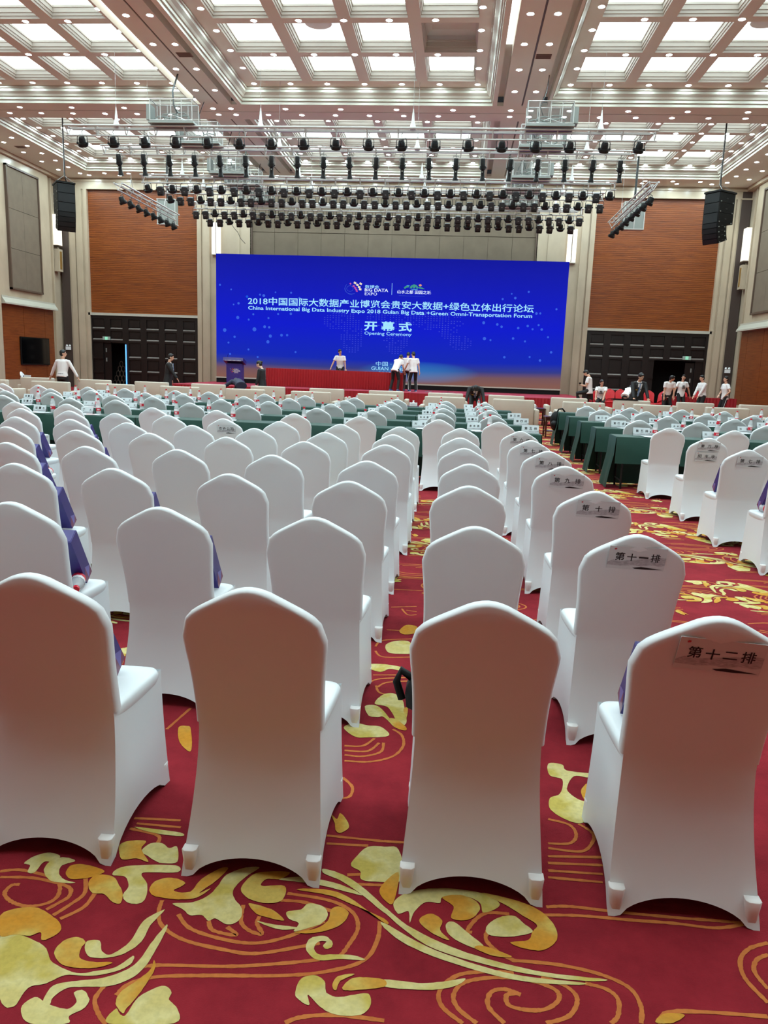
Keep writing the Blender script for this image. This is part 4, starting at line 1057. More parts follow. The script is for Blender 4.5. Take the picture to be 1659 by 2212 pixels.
# table rows
LX = [.58, -.22, -1.23, -2.11, -3.19, -4.06, -5.26, -6.01, -7.13, -7.98, -9.1, -9.95]
RX = [2.76, 3.60, 4.66, 5.53, 6.6, 7.45]
LY = [10.03, 11.55, 13.05, 14.55, 16.12]; RRY = [10.30, 11.90, 13.45, 14.95, 16.50]
tn = ['nearest table row', 'second table row', 'third table row', 'fourth table row', 'farthest table row']
for k in range(5):
    for c, X in enumerate(LX):
        if k == 0 and c >= 9: continue
        place_chair(X+rc.uniform(-.02, .02), LY[k]+0.02*c*0.4, f'white covered chair at the {tn[k]} left of the aisle, {ordw(c+1)} from it', 'white chairs at the green tables on the left')
    for c, X in enumerate(RX):
        if k == 0 and c >= 4: continue
        place_chair(X+rc.uniform(-.03, .03), RRY[k], f'white covered chair at the {tn[k]} right of the aisle, {ordw(c+1)} from it', 'white chairs at the green tables on the right')
o = place_chair(-16.55, 28.3, 'white covered banquet chair standing alone by the left teak wall', None, rz=-1.3)

# ------------------------------------------------------------------ row signs taped to chair backs
def sign(parent_xy, rz, txt, dx, z, label, w_=0.235, h_=0.108, rot=0.0):
    X, Y = parent_xy
    t = empty('paper_sign', (0, 0, 0), label=label, cat='sign')
    sl = math.atan2(yback(z+.04)-yback(z-.04), 0.08)
    M = Matrix.Translation((X*1.008, Y*1.008+0.035, 0)) @ Matrix.Rotation(rz, 4, 'Z') @ Matrix.Translation((dx, yback(z)-0.0085, z)) @ Matrix.Rotation(-sl, 4, 'X') @ Matrix.Rotation(rot, 4, 'Y')
    t.matrix_world = M
    MB().box(-w_/2, w_/2, 0, 0.0012, -h_/2, h_/2).build('paper_sheet', M_paper, t)
    ink = MB(); pts = [(-.5, -.22), (-.4, -.10), (-.3, -.16), (-.15, -.1), (0, -.05), (.15, .02), (.3, .06), (.42, .10), (.5, .08), (.5, -.25), (.4, -.3), (.25, -.26), (.1, -.34), (-.05, -.3), (-.25, -.36), (-.5, -.34)]
    ink.poly([(x*w_, -0.0006, z_*h_) for x, z_ in pts]); ink.build('ink_landscape', M_inkwash, t)
    MB().poly([(x*w_, -0.0009, z_*h_) for x, z_ in [(-.05, -.42), (.1, -.36), (.3, -.40), (.48, -.44), (.2, -.47), (0, -.46)]]).build('ink_shore', M_ink, t)
    MB().poly([(x*w_, -0.0009, z_*h_) for x, z_ in [(-.42, .38), (-.40, .42), (-.37, .40), (-.38, .35), (-.41, .34)]]).build('emblem', M_redseal, t)
    n = len(txt); gw = w_*0.165
    for k, ch in enumerate(txt):
        cx = -w_*0.30+(w_*0.62)*(k/(n-1)) if n > 1 else 0
        text('brush_character', ch, h_*(0.36 if ch not in '一二三十八' else {'一': .07, '二': .24, '三': .28, '十': .33, '八': .28}[ch]), M_ink, t, (cx, -0.0012, h_*(-0.12 if ch not in '一二' else (.02 if ch == '一' else -.06))), bold=0.014, width=gw, center=True)
    return t
zh = {6: '第六排', 7: '第七排', 8: '第八排', 9: '第九排', 10: '第十排', 11: '第十一排', 12: '第十二排'}
offs = {12: (.01, .845), 11: (.0, .858), 10: (.02, .855), 9: (.02, .850), 8: (.02, .850), 7: (.02, .850), 6: (.01, .855)}
for r in range(6, 13):
    X, Y, rz = signs[(r, 1)]; dx, z = offs[r]
    sign((X, Y), rz, zh[r], dx, z, f'paper row sign {zh[r]} taped to the aisle chair of the left block, {rowname[r]}', rot=0.05 if r == 12 else 0.02)
X, Y, rz = signs[(6, -1)]
sign((X, Y), rz, '第六排', 0.0, .862, 'upper paper row sign reading 第六排 on the right-block chair'); sign((X, Y), rz, '田丰收', -0.01, .745, 'lower paper name sign under the row sign on the right-block chair')
X, Y, rz = signs[(7, -1)]
sign((X, Y), rz, '第七排', 0.02, .845, 'paper row sign reading 第七排 on the right-block chair')
X, Y, rz = signs[(6, 6)]
sign((X, Y), rz, '农投公司', 0.03, .835, 'paper company name sign on a left-block chair of the seventh row', w_=.22)

# ------------------------------------------------------------------ gift bags and bottles on the seats
def bag_proto():
    t = empty('gift_bag'); w_, d_, h_ = 0.25, 0.08, 0.30
    b = MB(); b.box(-w_/2, w_/2, 0, d_, 0, h_); b.build('bag_body', M_purple, t)
    for s in (-1, 1):
        x = s*(w_/2+0.0008)
        MB().poly([(x, 0.0, 0), (x, d_, 0), (x, d_, .05), (x, d_*.4, .085), (x, 0, .03)]).build('printed_facet', M_facet1, t)
        MB().poly([(x*1.0006, d_*.45, 0.0), (x*1.0006, d_, .05), (x*1.0006, d_*.4, .085)]).build('printed_facet', M_facet2, t)
    MB().box(-w_/2+.01, w_/2-.01, d_, d_+0.001, 0.0, h_*0.45).build('white_panel', M_paper, t)
    MB().box(-w_/2+.004, w_/2-.004, 0.004, d_-.004, h_, h_+0.002).build('lining', M_purple, t)
    MB().tube([(-.05, d_, h_*.9), (-.045, d_+.004, h_*.6), (.045, d_+.004, h_*.6), (.05, d_, h_*.9)], 0.003, 5).build('cord_handle', M_paper, t)
    return t
bag0 = bag_proto(); fb = [True]
def bag(ax, ay, dx, side, label, lean=-0.30, yaw=0.0):
    # stands on the seat, bottom pulled forward and top leaning on the backrest
    if fb[0]: fb[0] = False; o = bag0
    else: o = dup(bag0)
    o.location = (ax*1.008+math.copysign(.03, dx), ay*1.008+0.035+0.36, 0.489); o.rotation_euler = (0.60, 0, yaw*.4)
    return tag(o, label, 'bag', 'indigo gift bags on the seats')
for (r, c, dx, yaw) in [(12, 4, -.06, .0), (12, 1, -.06, -.05), (11, 4, .11, 0), (11, 5, .10, .2), (10, 6, .12, .1), (10, 5, .11, .05), (9, 7, .10, 0), (8, 8, .13, 0), (8, 7, .12, -.1), (7, 9, .12, 0), (7, 8, .13, .1), (6, 9, .13, 0), (6, 8, .1, 0), (6, 4, .11, 0)]:
    if (r, c) in signs:
        X, Y, rz = signs[(r, c)]
        bag(X, Y, dx, 1, f'indigo gift bag leaning on the chair back, {rowname[r]}, {ordw(c)} chair from the aisle', yaw=yaw)
for (r, c, dx, yaw) in [(7, -1, -.11, 0), (8, -1, -.10, .0)]:
    X, Y, rz = signs[(r, c)]; bag(X, Y, dx, 1, f'indigo gift bag on a chair right of the aisle, {rowname[r]}', yaw=yaw)
def bottle_proto():
    t = empty('water_bottle')
    b = MB(); b.lathe([(0.0, 0.001), (0.028, 0.0), (0.031, 0.008), (0.031, 0.12), (0.030, 0.135), (0.024, 0.160), (0.013, 0.188), (0.012, 0.196)], 12); b.build('bottle', M_pet, t, smooth=0.9)
    MB().lathe([(0.0, 0.214), (0.0145, 0.214), (0.0155, 0.21), (0.0155, 0.192), (0.0, 0.192)], 10).build('cap', M_redcap, t, smooth=0.6)
    lr = MB().lathe([(0.0318, 0.045), (0.0318, 0.085)], 12).build('red_label', M_redlabel, t, smooth=3.2)
    MB().lathe([(0.0317, 0.085), (0.0317, 0.118)], 12).build('white_label', M_whitelabel, t, smooth=3.2)
    MB().lathe([(0.0, 0.001), (0.0285, 0.002), (0.029, 0.14), (0.0, 0.14)], 10).build('water', M_pet, t, smooth=0.9)
    m = MB()
    for a in range(3): 
        th = -PI/2+(a-1)*0.35; m.box(0.0322*math.cos(th)-.003, 0.0322*math.cos(th)+.003, 0.0325*math.sin(th)-.0006, 0.0325*math.sin(th)+.0006, .055, .075)
    m.build('label_print', M_whitelabel, lr); return t
bottle0 = bottle_proto(); fbt = [True]
def bottle(x, y, z, label, group, rot=None, s=1.12):
    if fbt[0]: fbt[0] = False; o = bottle0
    else: o = dup(bottle0)
    o.location = (x, y, z); o.rotation_euler = rot or (0, 0, rc.uniform(-.5, .5)); o.scale = (s, s, s)
    return tag(o, label, 'bottle', group)
for (r, c, dx) in [(11, 5, .10), (8, 8, .17), (8, -1, -.12)]:
    X, Y, rz = signs[(r, c)]
    bottle(X+dx, Y+0.43, 0.488+0.034, f'red-capped water bottle lying on a seat, {rowname[r]}, {"left" if c > 0 else "right"} block', 'water bottles lying on seats', rot=(PI/2, 0, 0.4))
# black bag strap on the second chair of the nearest row
X, Y, rz = signs[(12, 2)]
t = empty('shoulder_bag', (X-.13, Y+.34, .485), label='black shoulder bag lying on the nearest-row chair, poking out at its left', cat='bag')
b = MB(); rows = []
for (h, z) in ((.06, 0), (.085, .02), (.09, .07), (.075, .11), (.03, .125)): rows.append([(x*h*1.2, y*h, z) for x, y in ((1, .5), (.5, 1), (-.5, 1), (-1, .5), (-1, -.5), (-.5, -1), (.5, -1), (1, -.5))])
b.grid(rows, close_u=True); b.build('bag_body', M_black, t, smooth=3.2)
MB().tube([(-.08, 0, .10), (-.125, 0, .13), (-.14, 0, .09), (-.12, 0, .03)], .014, 6).build('strap', M_black, t, smooth=3.2)

# ------------------------------------------------------------------ tables with green cloths
TZ = 0.75
def cloth(x0, x1, y0, y1, endL, endR, label, group, flare=0.03):
    t = empty('tablecloth', ((x0+x1)/2, (y0+y1)/2, TZ), label=label, cat='tablecloth', group=group)
    hx, hy = (x1-x0)/2, (y1-y0)/2
    b = MB(); n = 10
    rows = []
    for (y, z) in ((-hy-0.012, -0.38), (-hy-0.008, -0.2), (-hy-0.004, -0.012), (-hy+0.004, 0.002), (0, 0.004), (hy-.004, 0.002), (hy+.006, -.012), (hy+.012, -.35), (hy+.03, -0.73)):
        rows.append([(-hx+(2*hx)*k/n, y+(0.006*math.sin(k*2.1+y*9) if z < -.1 else 0), z) for k in range(n+1)])
    b.grid(rows); b.build('draped_top', M_green, t, smooth=0.8)
    for (s, on) in ((-1, endL), (1, endR)):
        if not on: continue
        b = MB(); rows = []
        for (dz, f) in ((0.003, 0), (-.012, .008), (-.25, .02), (-.5, .035+flare), (-.73, .05+flare*1.6)):
            row = []
            for k in range(9):
                u = k/8; y = -hy-.01+(2*hy+.02)*u; row.append((s*(hx+f+0.012*math.sin(u*9)*(-dz)), y, dz))
            rows.append(row)
        b.grid(rows); b.build('end_drop', M_green, t, smooth=0.8)
    return t
def table(x0, x1, y0, y1, label, group):
    t = empty('folding_table', ((x0+x1)/2, (y0+y1)/2, 0), label=label, cat='table', group=group)
    hx, hy = (x1-x0)/2, (y1-y0)/2
    MB().box(-hx+.012, hx-.012, -hy+.006, hy-.006, TZ-.028, TZ-.004).build('tabletop', M_darkcol, t)
    for sx in (-1, 1):
        for sy in (-1, 1): MB().tube([(sx*(hx-.12), sy*(hy-.04), 0), (sx*(hx-.12), sy*(hy-.04), TZ-.03)], .016, 6).build('leg', M_blackmetal, t)
        MB().tube([(sx*(hx-.12), -hy+.04, .12), (sx*(hx-.12), hy-.04, .12)], .012, 6).build('foot_rail', M_blackmetal, t)
    return t
LT = [1.22, -.72, -2.64, -4.66, -6.58, -8.5]; LTY = [10.92, 12.52, 14.05, 15.58, 17.15]
RT = [2.30, 4.13, 6.06, 7.9]; RTY = [11.22, 12.86, 14.38, 15.92, 17.55]
rank = ['nearest', 'second', 'third', 'fourth', 'farthest']
def card(x, y, z, txt, label, group, big=False, rz=0.0):
    t = empty('name_card', (x, y, z), rz, label=label, cat='name card', group=group)
    W, H = (.24, .115) if big else (.20, .10)
    b = MB(); b.quad((-W/2, -.035, 0), (W/2, -.035, 0), (W/2, 0, H), (-W/2, 0, H)); b.quad((-W/2, .035, 0), (-W/2, 0, H), (W/2, 0, H), (W/2, .035, 0)); b.build('folded_card', M_paper, t)
    sl = math.atan2(.035, H)
    M = Matrix.Translation((0, -.0357, 0)) @ Matrix.Rotation(-sl, 4, 'X')
    b = MB(); b.poly([M @ Vector(p) for p in [(-W*.5, 0, .012), (W*.5, 0, .016), (W*.5, 0, .045), (W*.2, 0, .03), (0, 0, .034), (-W*.3, 0, .022), (-W*.5, 0, .03)]]); b.build('ink_landscape', M_inkwash, t)
    for k, ch in enumerate(txt):
        o = text('brush_character', ch, H*.34, M_ink, t, (0, 0, 0), bold=.012, width=W*.17); n = len(txt)
        o.matrix_parent_inverse = Matrix.Identity(4); o.matrix_local = M @ Matrix.Translation((-W*.34+W*.56*(k/max(1, n-1))-0.0, -.001, H*.45))
    return t
papers_mesh = {}
def papers(x, y, z, label, group, seed):
    r = random.Random(seed)
    t = empty('printed_sheets', (x, y, z), label=label, cat='papers', group=group)
    for k in range(3):
        a = r.uniform(-.3, .3); M = Matrix.Translation((r.uniform(-.04, .04), r.uniform(-.02, .02), 0.001+.0025*k)) @ Matrix.Rotation(a, 4, 'Z')
        MB().box(-.15, .15, -.10, .10, 0, .002, M).build('sheet', M_paper, t)
    M = Matrix.Translation((0.02, 0.0, .010)) @ Matrix.Rotation(.2, 4, 'Z')
    MB().box(-.05, .07, -.03, .03, 0, .001, M).build('printed_block', M_redseal if seed % 3 == 0 else M_inkwash, t)
    return t
names = ['王小明', '李四', '张一帆', '陈二', '刘山', '赵三']
NM = ['余金贵', '张一帆', '丁 久', '刘 斌', '程 山', '曾一木', '杨 平', '李 文']
for side, TXs, TYs, seats, grp in (('left', LT, LTY, LX, 'on the left'), ('right', RT, RTY, RX, 'on the right')):
    for k, y in enumerate(TYs):
        for j in range(len(TXs)-1):
            xa, xb = sorted((TXs[j], TXs[j+1])); xa += .004; xb -= .004; d = .5 if k == 0 else .44
            l1 = f'dark folding table {side} of the aisle, {rank[k]} table row, {ORD[j]} from the aisle'
            table(xa, xb, y, y+d, l1, f'folding tables {grp}')
            eL = (side == 'left' and j == len(TXs)-2) or (side == 'right' and j == 0); eR = (side == 'left' and j == 0) or (side == 'right' and j == len(TXs)-2)
            cloth(xa, xb, y, y+d, eL, eR, f'dark green tablecloth {side} of the aisle, {rank[k]} table row, {ORD[j]} from the aisle', f'green tablecloths {grp}')
        for c, X in enumerate(seats):
            if side == 'left' and (X < LT[-1]): continue
            wh = f'{rank[k]} table row {side} of aisle, {ordw(c+1)} seat from it'
            zt = TZ+.006
            bottle(X-.10+.25*(side == 'right')+rc.uniform(-.03, .03), y+.30+rc.uniform(-.03, .03), zt, f'red-capped water bottle, {wh}', f'water bottles on the green tables {grp}')
            card(X-.28+.38*(side == 'right')-.02, y+.36, zt, NM[(c*3+k*5) % len(NM)].replace(' ', ''), f'white folded name card, {wh}', f'name cards on the green tables {grp}', rz=rc.uniform(-.12, .12))
            papers(X-.18+.28*(side == 'right'), y+.14, zt, f'loose white printed sheets, {wh}', f'printed sheets on the green tables {grp}', k*20+c)
        rowno = {0: '五', 1: '四', 2: '三', 3: '二', 4: '一'}[k]
        if k < 3:
            card((TXs[0]-.15 if side == 'left' else TXs[0]+.42), y+(.2 if side == 'left' else .36), TZ+.006, '第'+rowno+'排', f'white folded row card at the aisle end, {side} side, {rank[k]} table row', f'row cards {grp}', big=True)

# ------------------------------------------------------------------ sofas
def sofa_proto():
    t = empty('sofa')
    def rbox(name, x0, x1, y0, y1, z0, z1, r=.03, m=M_sofa):
        b = MB(); rows = []
        for k in range(5):
            a = PI/2*k/4; rows.append((r*(1-math.sin(a)), z0+r*(1-math.cos(a)) if False else z0, 0))
        rows = []
        prof_ = [(r, z0), (0, z0+r)]+[(r*(1-math.cos(a)), z1-r+r*math.sin(a)) for a in (0, .5, 1.05, PI/2)]
        for d, z in prof_:
            q = []
            for (cx, cy, a0) in ((x1-r, y1-r, 0), (x0+r, y1-r, 90), (x0+r, y0+r, 180), (x1-r, y0+r, 270)):
                for j in range(4):
                    a = math.radians(a0+30*j); rr = max(r-d, 0.001); q.append((cx+rr*math.cos(a), cy+rr*math.sin(a), z))
            rows.append(q)
        b.grid(rows, close_u=True); i = len(b.v)-16; b.f.append(tuple(range(i, i+16))); b.f.append(tuple(range(0, 16))[::-1])
        return b.build(name, m, t, smooth=0.9)
    rbox('backrest', -.55, .55, -.12, .08, .12, .885, .035)
    rbox('seat', -.55, .55, .05, .68, .12, .42, .04)
    rbox('armrest', -.70, -.555, -.06, .70, .10, .64, .04); rbox('armrest', .555, .70, -.06, .70, .10, .64, .04)
    for x in (-.63, .63):
        for y in (0, .6): MB().box(x-.03, x+.03, y-.03, y+.03, 0, .11).build('leg', M_mahog, t)
    return t
sofa0 = sofa_proto(); fs = [True]
NS_ = [-13.3, -11.46, -9.58, -7.70, -5.83, -3.98, -2.15, -.30, 1.54, 3.39, 5.24, 7.1, 8.95]; FS = [-13.70, -11.76, -9.83, -7.95, -6.0, -4.1, -2.2, -.34, 1.55, 3.47, 5.36, 7.25, 9.1]
for (L, Y, nm) in ((NS_, 21.0, 'near sofa row'), (FS, 24.3, 'far sofa row')):
    for k, x in enumerate(L):
        if nm == 'far sofa row' and k == 0: x = -13.70
        if fs[0]: fs[0] = False; o = sofa0
        else: o = dup(sofa0)
        o.location = (x, Y+.12, 0); o.rotation_euler = (0, 0, rc.uniform(-.015, .015)); tag(o, f'cream low sofa facing the stage, {nm}, {ordw(k+1)} from the left', 'sofa', f'cream sofas of the {nm}')
# wooden side tables with tea cups
def side_table(x, y, label):
    t = empty('side_table', (x, y, 0), label=label, cat='side table')
    MB().box(-.28, .28, -.28, .28, .50, .53).build('tabletop', M_mahog, t)
    for sx in (-1, 1):
        for sy in (-1, 1): MB().box(sx*.25-.02, sx*.25+.02, sy*.25-.02, sy*.25+.02, 0, .50).build('leg', M_mahog, t)
        MB().box(sx*.25-.012, sx*.25+.012, -.23, .23, .15, .18).build('rail', M_mahog, t)
    MB().box(-.25, .25, -.25, .25, .43, .50).build('apron', M_mahog, t); MB().box(-.23, .23, -.23, .23, .15, .165).build('shelf', M_mahog, t)
def teacup(x, y, z, label):
    t = empty('lidded_tea_cup', (x, y, z), label=label, cat='cup')
    MB().lathe([(0, 0), (.03, 0), (.042, .02), (.045, .08), (.04, .08), (.036, .02), (0, .015)], 14).build('cup', M_ceramic, t, smooth=.9)
    MB().lathe([(.046, .082), (.04, .095), (.015, .105), (.012, .12), (0, .122)], 14).build('lid', M_ceramic, t, smooth=.9)
    MB().lathe([(0, -.002), (.06, 0), (.07, .008), (.0, .002)], 14).build('saucer', M_ceramic, t, smooth=.9)
    MB().tube([(.044, 0, .065), (.07, 0, .06), (.07, 0, .03), (.042, 0, .025)], .005, 5).build('handle', M_ceramic, t, smooth=3)
side_table(2.55, 20.1, 'dark mahogany side table in the aisle beside the near sofas'); side_table(2.50, 24.6, 'dark mahogany side table in the aisle at the far sofa row')
teacup(2.42, 20.1, .533, 'white lidded tea cup on the near mahogany side table, left one'); teacup(2.62, 20.0, .533, 'white lidded tea cup on the near mahogany side table, right one')
teacup(2.45, 24.5, .533, 'white lidded tea cup on the far mahogany side table')
side_table(-1.23, 22.6, 'dark side table carrying a tissue box between sofas')
t = empty('tissue_box', (-1.23, 22.5, .533), label='square white tissue box on a side table between sofas', cat='tissue box')
MB().box(-.11, .11, -.07, .07, 0, .10).build('box', M_ceramic, t); MB().lathe([(.04, .10), (.015, .13), (.03, .16), (0, .15)], 8).build('tissue', M_paper, t, smooth=3); MB().box(-.08, .08, -.072, -.0705, .03, .05).build('print', M_inkwash, t)
t = empty('purple_packet', (2.72, 19.92, .533), label='small purple packet on the mahogany side table', cat='packet'); MB().box(-.05, .05, -.03, .03, 0, .05).build('carton', M_purple, t); MB().box(-.05, .05, -.031, -.03, .015, .035).build('band', M_facet2, t)
# black tray on a far sofa back, backpack on the right table
t = empty('black_tray', (5.15, 24.42, .888), label='flat black tray resting on top of a far sofa back', cat='tray'); MB().box(-.38, .38, -.13, .13, 0, .012).build('base', M_black, t)
for a in ((-.38, .38, -.13, -.12), (-.38, .38, .12, .13), (-.38, -.37, -.13, .13), (.37, .38, -.13, .13)): MB().box(a[0], a[1], a[2], a[3], .012, .03).build('rim', M_black, t)
t = empty('backpack', (2.26, 17.78, .40), label='black backpack hanging at the aisle end of the farthest right table', cat='backpack')
MB().ellip((0, 0, .15), (.12, .12, .22), 14, 10).build('pack', M_black, t, smooth=3); MB().ellip((-.02, -.08, .08), (.09, .07, .10), 12, 8).build('pocket', M_blackmetal, t, smooth=3)
MB().tube([(0, 0, .3), (.06, 0, .42), (.14, 0, .43), (.2, 0, .36)], .02, 6).build('strap', M_black, t, smooth=3)
# little bag and card by the lone chair on the left
t = empty('gift_box', (-16.2, 28.15, .49), .1, label='white and indigo gift carton on the lone chair by the left wall', cat='box')
MB().box(-.11, .11, -.05, .05, 0, .36).build('carton', M_paper, t); MB().box(-.112, .112, -.052, .052, .10, .2).build('indigo_band', M_purple, t); MB().box(-.14, -.115, -.05, .05, 0, .34).build('indigo_side', M_purple, t)

# ------------------------------------------------------------------ red chairs and red tables at the right of the stage
redc = chair_proto(M_redchair, M_redchair); fr = [True]
def redchair(x, y, rz, label):
    if fr[0]: fr[0] = False; o = redc
    else: o = dup(redc)
    o.location = (x, y, 0); o.rotation_euler = (0, 0, rz); o.scale = (1.0, 1.0, 1.1); tag(o, label, 'chair', 'red covered chairs right of the stage')
for k, x in enumerate((6.12, 6.57, 7.02, 7.47)): redchair(x, 34.3, PI, f'red covered chair in the tight group beside the stage, {ORD[k]} from the left')
redchair(8.05, 33.6, PI, 'red covered chair just right of the bending girl'); redchair(8.75, 33.9, PI-.9, 'red covered chair turned sideways by the leaning man')
redchair(10.25, 36.6, PI+.1, 'red covered chair behind the red table, left one'); redchair(10.95, 36.6, PI-.1, 'red covered chair behind the red table, right one')
redchair(5.86, 33.0, PI, 'red covered chair the sitting man uses beside the stage')
for k, (xa, xb) in enumerate(((9.6, 10.9), (10.92, 12.2))):
    t = empty('red_table', ((xa+xb)/2, 35.5, 0), label=f'red skirted table right of the stage, {"left" if k == 0 else "right"} one', cat='table', group='red skirted tables right of the stage')
    h = (xb-xa)/2; MB().box(-h, h, -.3, .3, .76, .80).build('tabletop', M_redskirt2, t)
    pleats(MB(), -h, h, -.31, .01, .79, 9, .016).build('pleated_skirt', M_redskirt2, t, smooth=3.2)
    pleats(MB(), -.31, .3, -h if k == 0 else h, .01, .79, 5, .014, axis='y').build('side_skirt', M_redskirt2, t, smooth=3.2)
    for lx in (-h+.1, h-.1): MB().tube([(lx, 0, 0), (lx, 0, .76)], .02, 6).build('leg', M_blackmetal, t)

# ------------------------------------------------------------------ people
def ik(a, c, l1, l2, pole):
    a, c, pole = Vector(a), Vector(c), Vector(pole); d = c-a; L = min(d.length, (l1+l2)*0.999)
    if d.length > 1e-6: d = d.normalized()
    c = a+d*L; x = (l1*l1-l2*l2+L*L)/(2*L); h = math.sqrt(max(0, l1*l1-x*x))
    p = pole-d*pole.dot(d); p = p.normalized() if p.length > 1e-6 else Vector((0, 1, 0))
    return a+d*x+p*h, c
def loft(b, pts, rad, n=12, side=Vector((1, 0, 0))):
    """elliptical tube through points; rad = list of (rx, ry), rx along 'side'"""
    pts = [Vector(p) for p in pts]; rows = []; m = len(pts)
    for k, p in enumerate(pts):
        d = (pts[min(k+1, m-1)]-pts[max(k-1, 0)]).normalized()
        s = (side-d*side.dot(d)).normalized(); f = d.cross(s)
        rx, ry = rad[k] if isinstance(rad[k], tuple) else (rad[k], rad[k])
        rows.append([p+s*rx*math.cos(2*PI*j/n)+f*ry*math.sin(2*PI*j/n) for j in range(n)])
    e0 = [pts[0]]*n; e1 = [pts[-1]]*n
    i = len(b.v); b.grid(rows, close_u=True)
    b.f.append(tuple(i+j for j in range(n))[::-1]); e = i+(m-1)*n; b.f.append(tuple(e+j for j in range(n)))
def remesh(b, name, m, parent, vox=0.014, sm=4):
    me = bpy.data.meshes.new(name); me.from_pydata(b.v, [], b.f); 
    for x in (m if isinstance(m, (list, tuple)) else [m]): me.materials.append(x)
    bm = bmesh.new(); bm.from_mesh(me); bmesh.ops.recalc_face_normals(bm, faces=bm.faces); bm.to_mesh(me); bm.free()
    o = bpy.data.objects.new(name, me); link(o, parent)
    r = o.modifiers.new('union', 'REMESH'); r.mode = 'VOXEL'; r.voxel_size = vox; r.use_smooth_shade = True
    s = o.modifiers.new('relax', 'SMOOTH'); s.factor = 0.5; s.iterations = sm
    return o
def person(loc, face, label, H=1.72, bend=0, head=(0, 0), hands=None, feet=None, hip=None, top='tee', topm=None, legm=None, skin=None, hair='short', shoes=None, female=False, seated=False, tie=False, twist=0, stripe=False, logo=False, poles=(None, None), hipoff=0.0, name='person'):
    """face: heading in degrees, 0 = facing the stage (+Y), 180 = facing the camera. Joint positions are in the person's own frame."""
    topm = topm or M_tee; legm = legm or M_trou; skin = skin or M_skin; s = H/1.72
    t = empty('person', loc, math.radians(face), label=label, cat='person')
    hz = hip if hip is not None else 0.93*s
    P = Vector((0, hipoff, hz)); bd = math.radians(bend)
    up = Vector((0, math.sin(bd), math.cos(bd))); fw = Vector((0, math.cos(bd), -math.sin(bd)))
    R = Matrix.Rotation(math.radians(twist), 3, up); sx = R @ Vector((1, 0, 0)); fw2 = R @ fw
    waist = P+up*0.14*s; chest = P+up*0.33*s+fw*0.015; shz = P+up*0.49*s; neck = shz+up*0.05*s
    hb = math.radians(bend*0.75+head[0]); hup = Vector((0, math.sin(hb), math.cos(hb))); hy = math.radians(head[1])
    nk2 = neck+hup*0.06*s; hc = nk2+hup*0.115*s+Vector((0, math.cos(hb), -math.sin(hb)))*0.018
    hf = Matrix.Rotation(hy, 3, hup) @ Vector((0, math.cos(hb), -math.sin(hb))); hs = hf.cross(hup)
    HM = Matrix((( hs.x, hf.x, hup.x, hc.x), (hs.y, hf.y, hup.y, hc.y), (hs.z, hf.z, hup.z, hc.z), (0, 0, 0, 1)))
    sw = (0.165 if female else 0.19)*s
    sh = [shz-sx*sw-up*0.02, shz+sx*sw-up*0.02]
    hands = hands or [(-0.25, 0.05, 0.78), (0.25, 0.05, 0.78)]; feet = feet or [(-0.1, -0.02, 0), (0.1, 0.02, 0)]
    hp = [P-Vector((0.09*s, 0, 0.02)), P+Vector((0.09*s, 0, -0.02))]
    body, topb, legb = MB(), MB(), MB()
    # torso
    tp = [P-up*0.06, P, waist, chest, shz-up*0.03, shz+up*0.02]
    tr = [(.15, .10), (.165, .115), (.135 if female else .15, .095), (.155 if female else .17, .115), (.165, .095), (.09, .07)]
    tr = [(a*s, c*s) for a, c in tr]; loft(body, tp, tr, 14, sx)
    loft(body, [shz, neck, nk2+hup*0.03], [(.065*s, .06*s), (.056*s, .055*s), (.052*s, .055*s)], 10, sx)
    # head: skull, jaw, nose, ears
    body.ellip((0, -0.005, 0.02), (.074, .092, .098), 16, 12, HM); body.ellip((0, .022, -.055), (.055, .062, .062), 14, 10, HM)
    body.ellip((0, .098, -.012), (.013, .020, .026), 8, 6, HM); 
    for q in (-1, 1): body.ellip((q*.075, -.005, -.01), (.012, .022, .030), 8, 6, HM)
    body.ellip((0, .083, -.062), (.024, .014, .012), 8, 6, HM)
    L1, L2, T1, T2 = .29*s, .25*s, .43*s, .43*s
    sleeve = {'tee': .55, 'long': 1.0, 'jacket': 1.0}[top]
    for q in (0, 1):
        pole = poles[q] or ((-.5 if q == 0 else .5), -1, -.4)
        el, wr = ik(sh[q], hands[q], L1, L2, pole); d1 = (el-sh[q]).normalized(); d2 = (wr-el).normalized()
        loft(body, [shz*0.4+sh[q]*0.6, sh[q], sh[q].lerp(el, .45), el, el.lerp(wr, .35), wr], [.05*s, .052*s, .045*s, .036*s, .038*s, .026*s], 10)
        # hand: palm, four fingers of different lengths and a thumb from its side
        hd = d2; sd = hd.cross(Vector((0, 0, 1))); sd = sd.normalized() if sd.length > .1 else Vector((1, 0, 0)); nn = sd.cross(hd)
        loft(body, [wr-hd*.01, wr+hd*.04, wr+hd*.085], [(.026, .017), (.040, .016), (.038, .013)], 10, sd)
        for j, ln in enumerate((.068, .078, .073, .055)):
            o_ = wr+hd*.078+sd*(-.030+.020*j); body.tube([o_, o_+hd*ln*.45-nn*.006, o_+hd*ln*.8-nn*.018, o_+hd*ln-nn*.030], [.0095, .009, .0085, .007], 6)
        o_ = wr+hd*.02+sd*(-.034); body.tube([o_, o_+hd*.028-sd*.022, o_+hd*.060-sd*.030-nn*.01], [.012, .011, .008], 6)
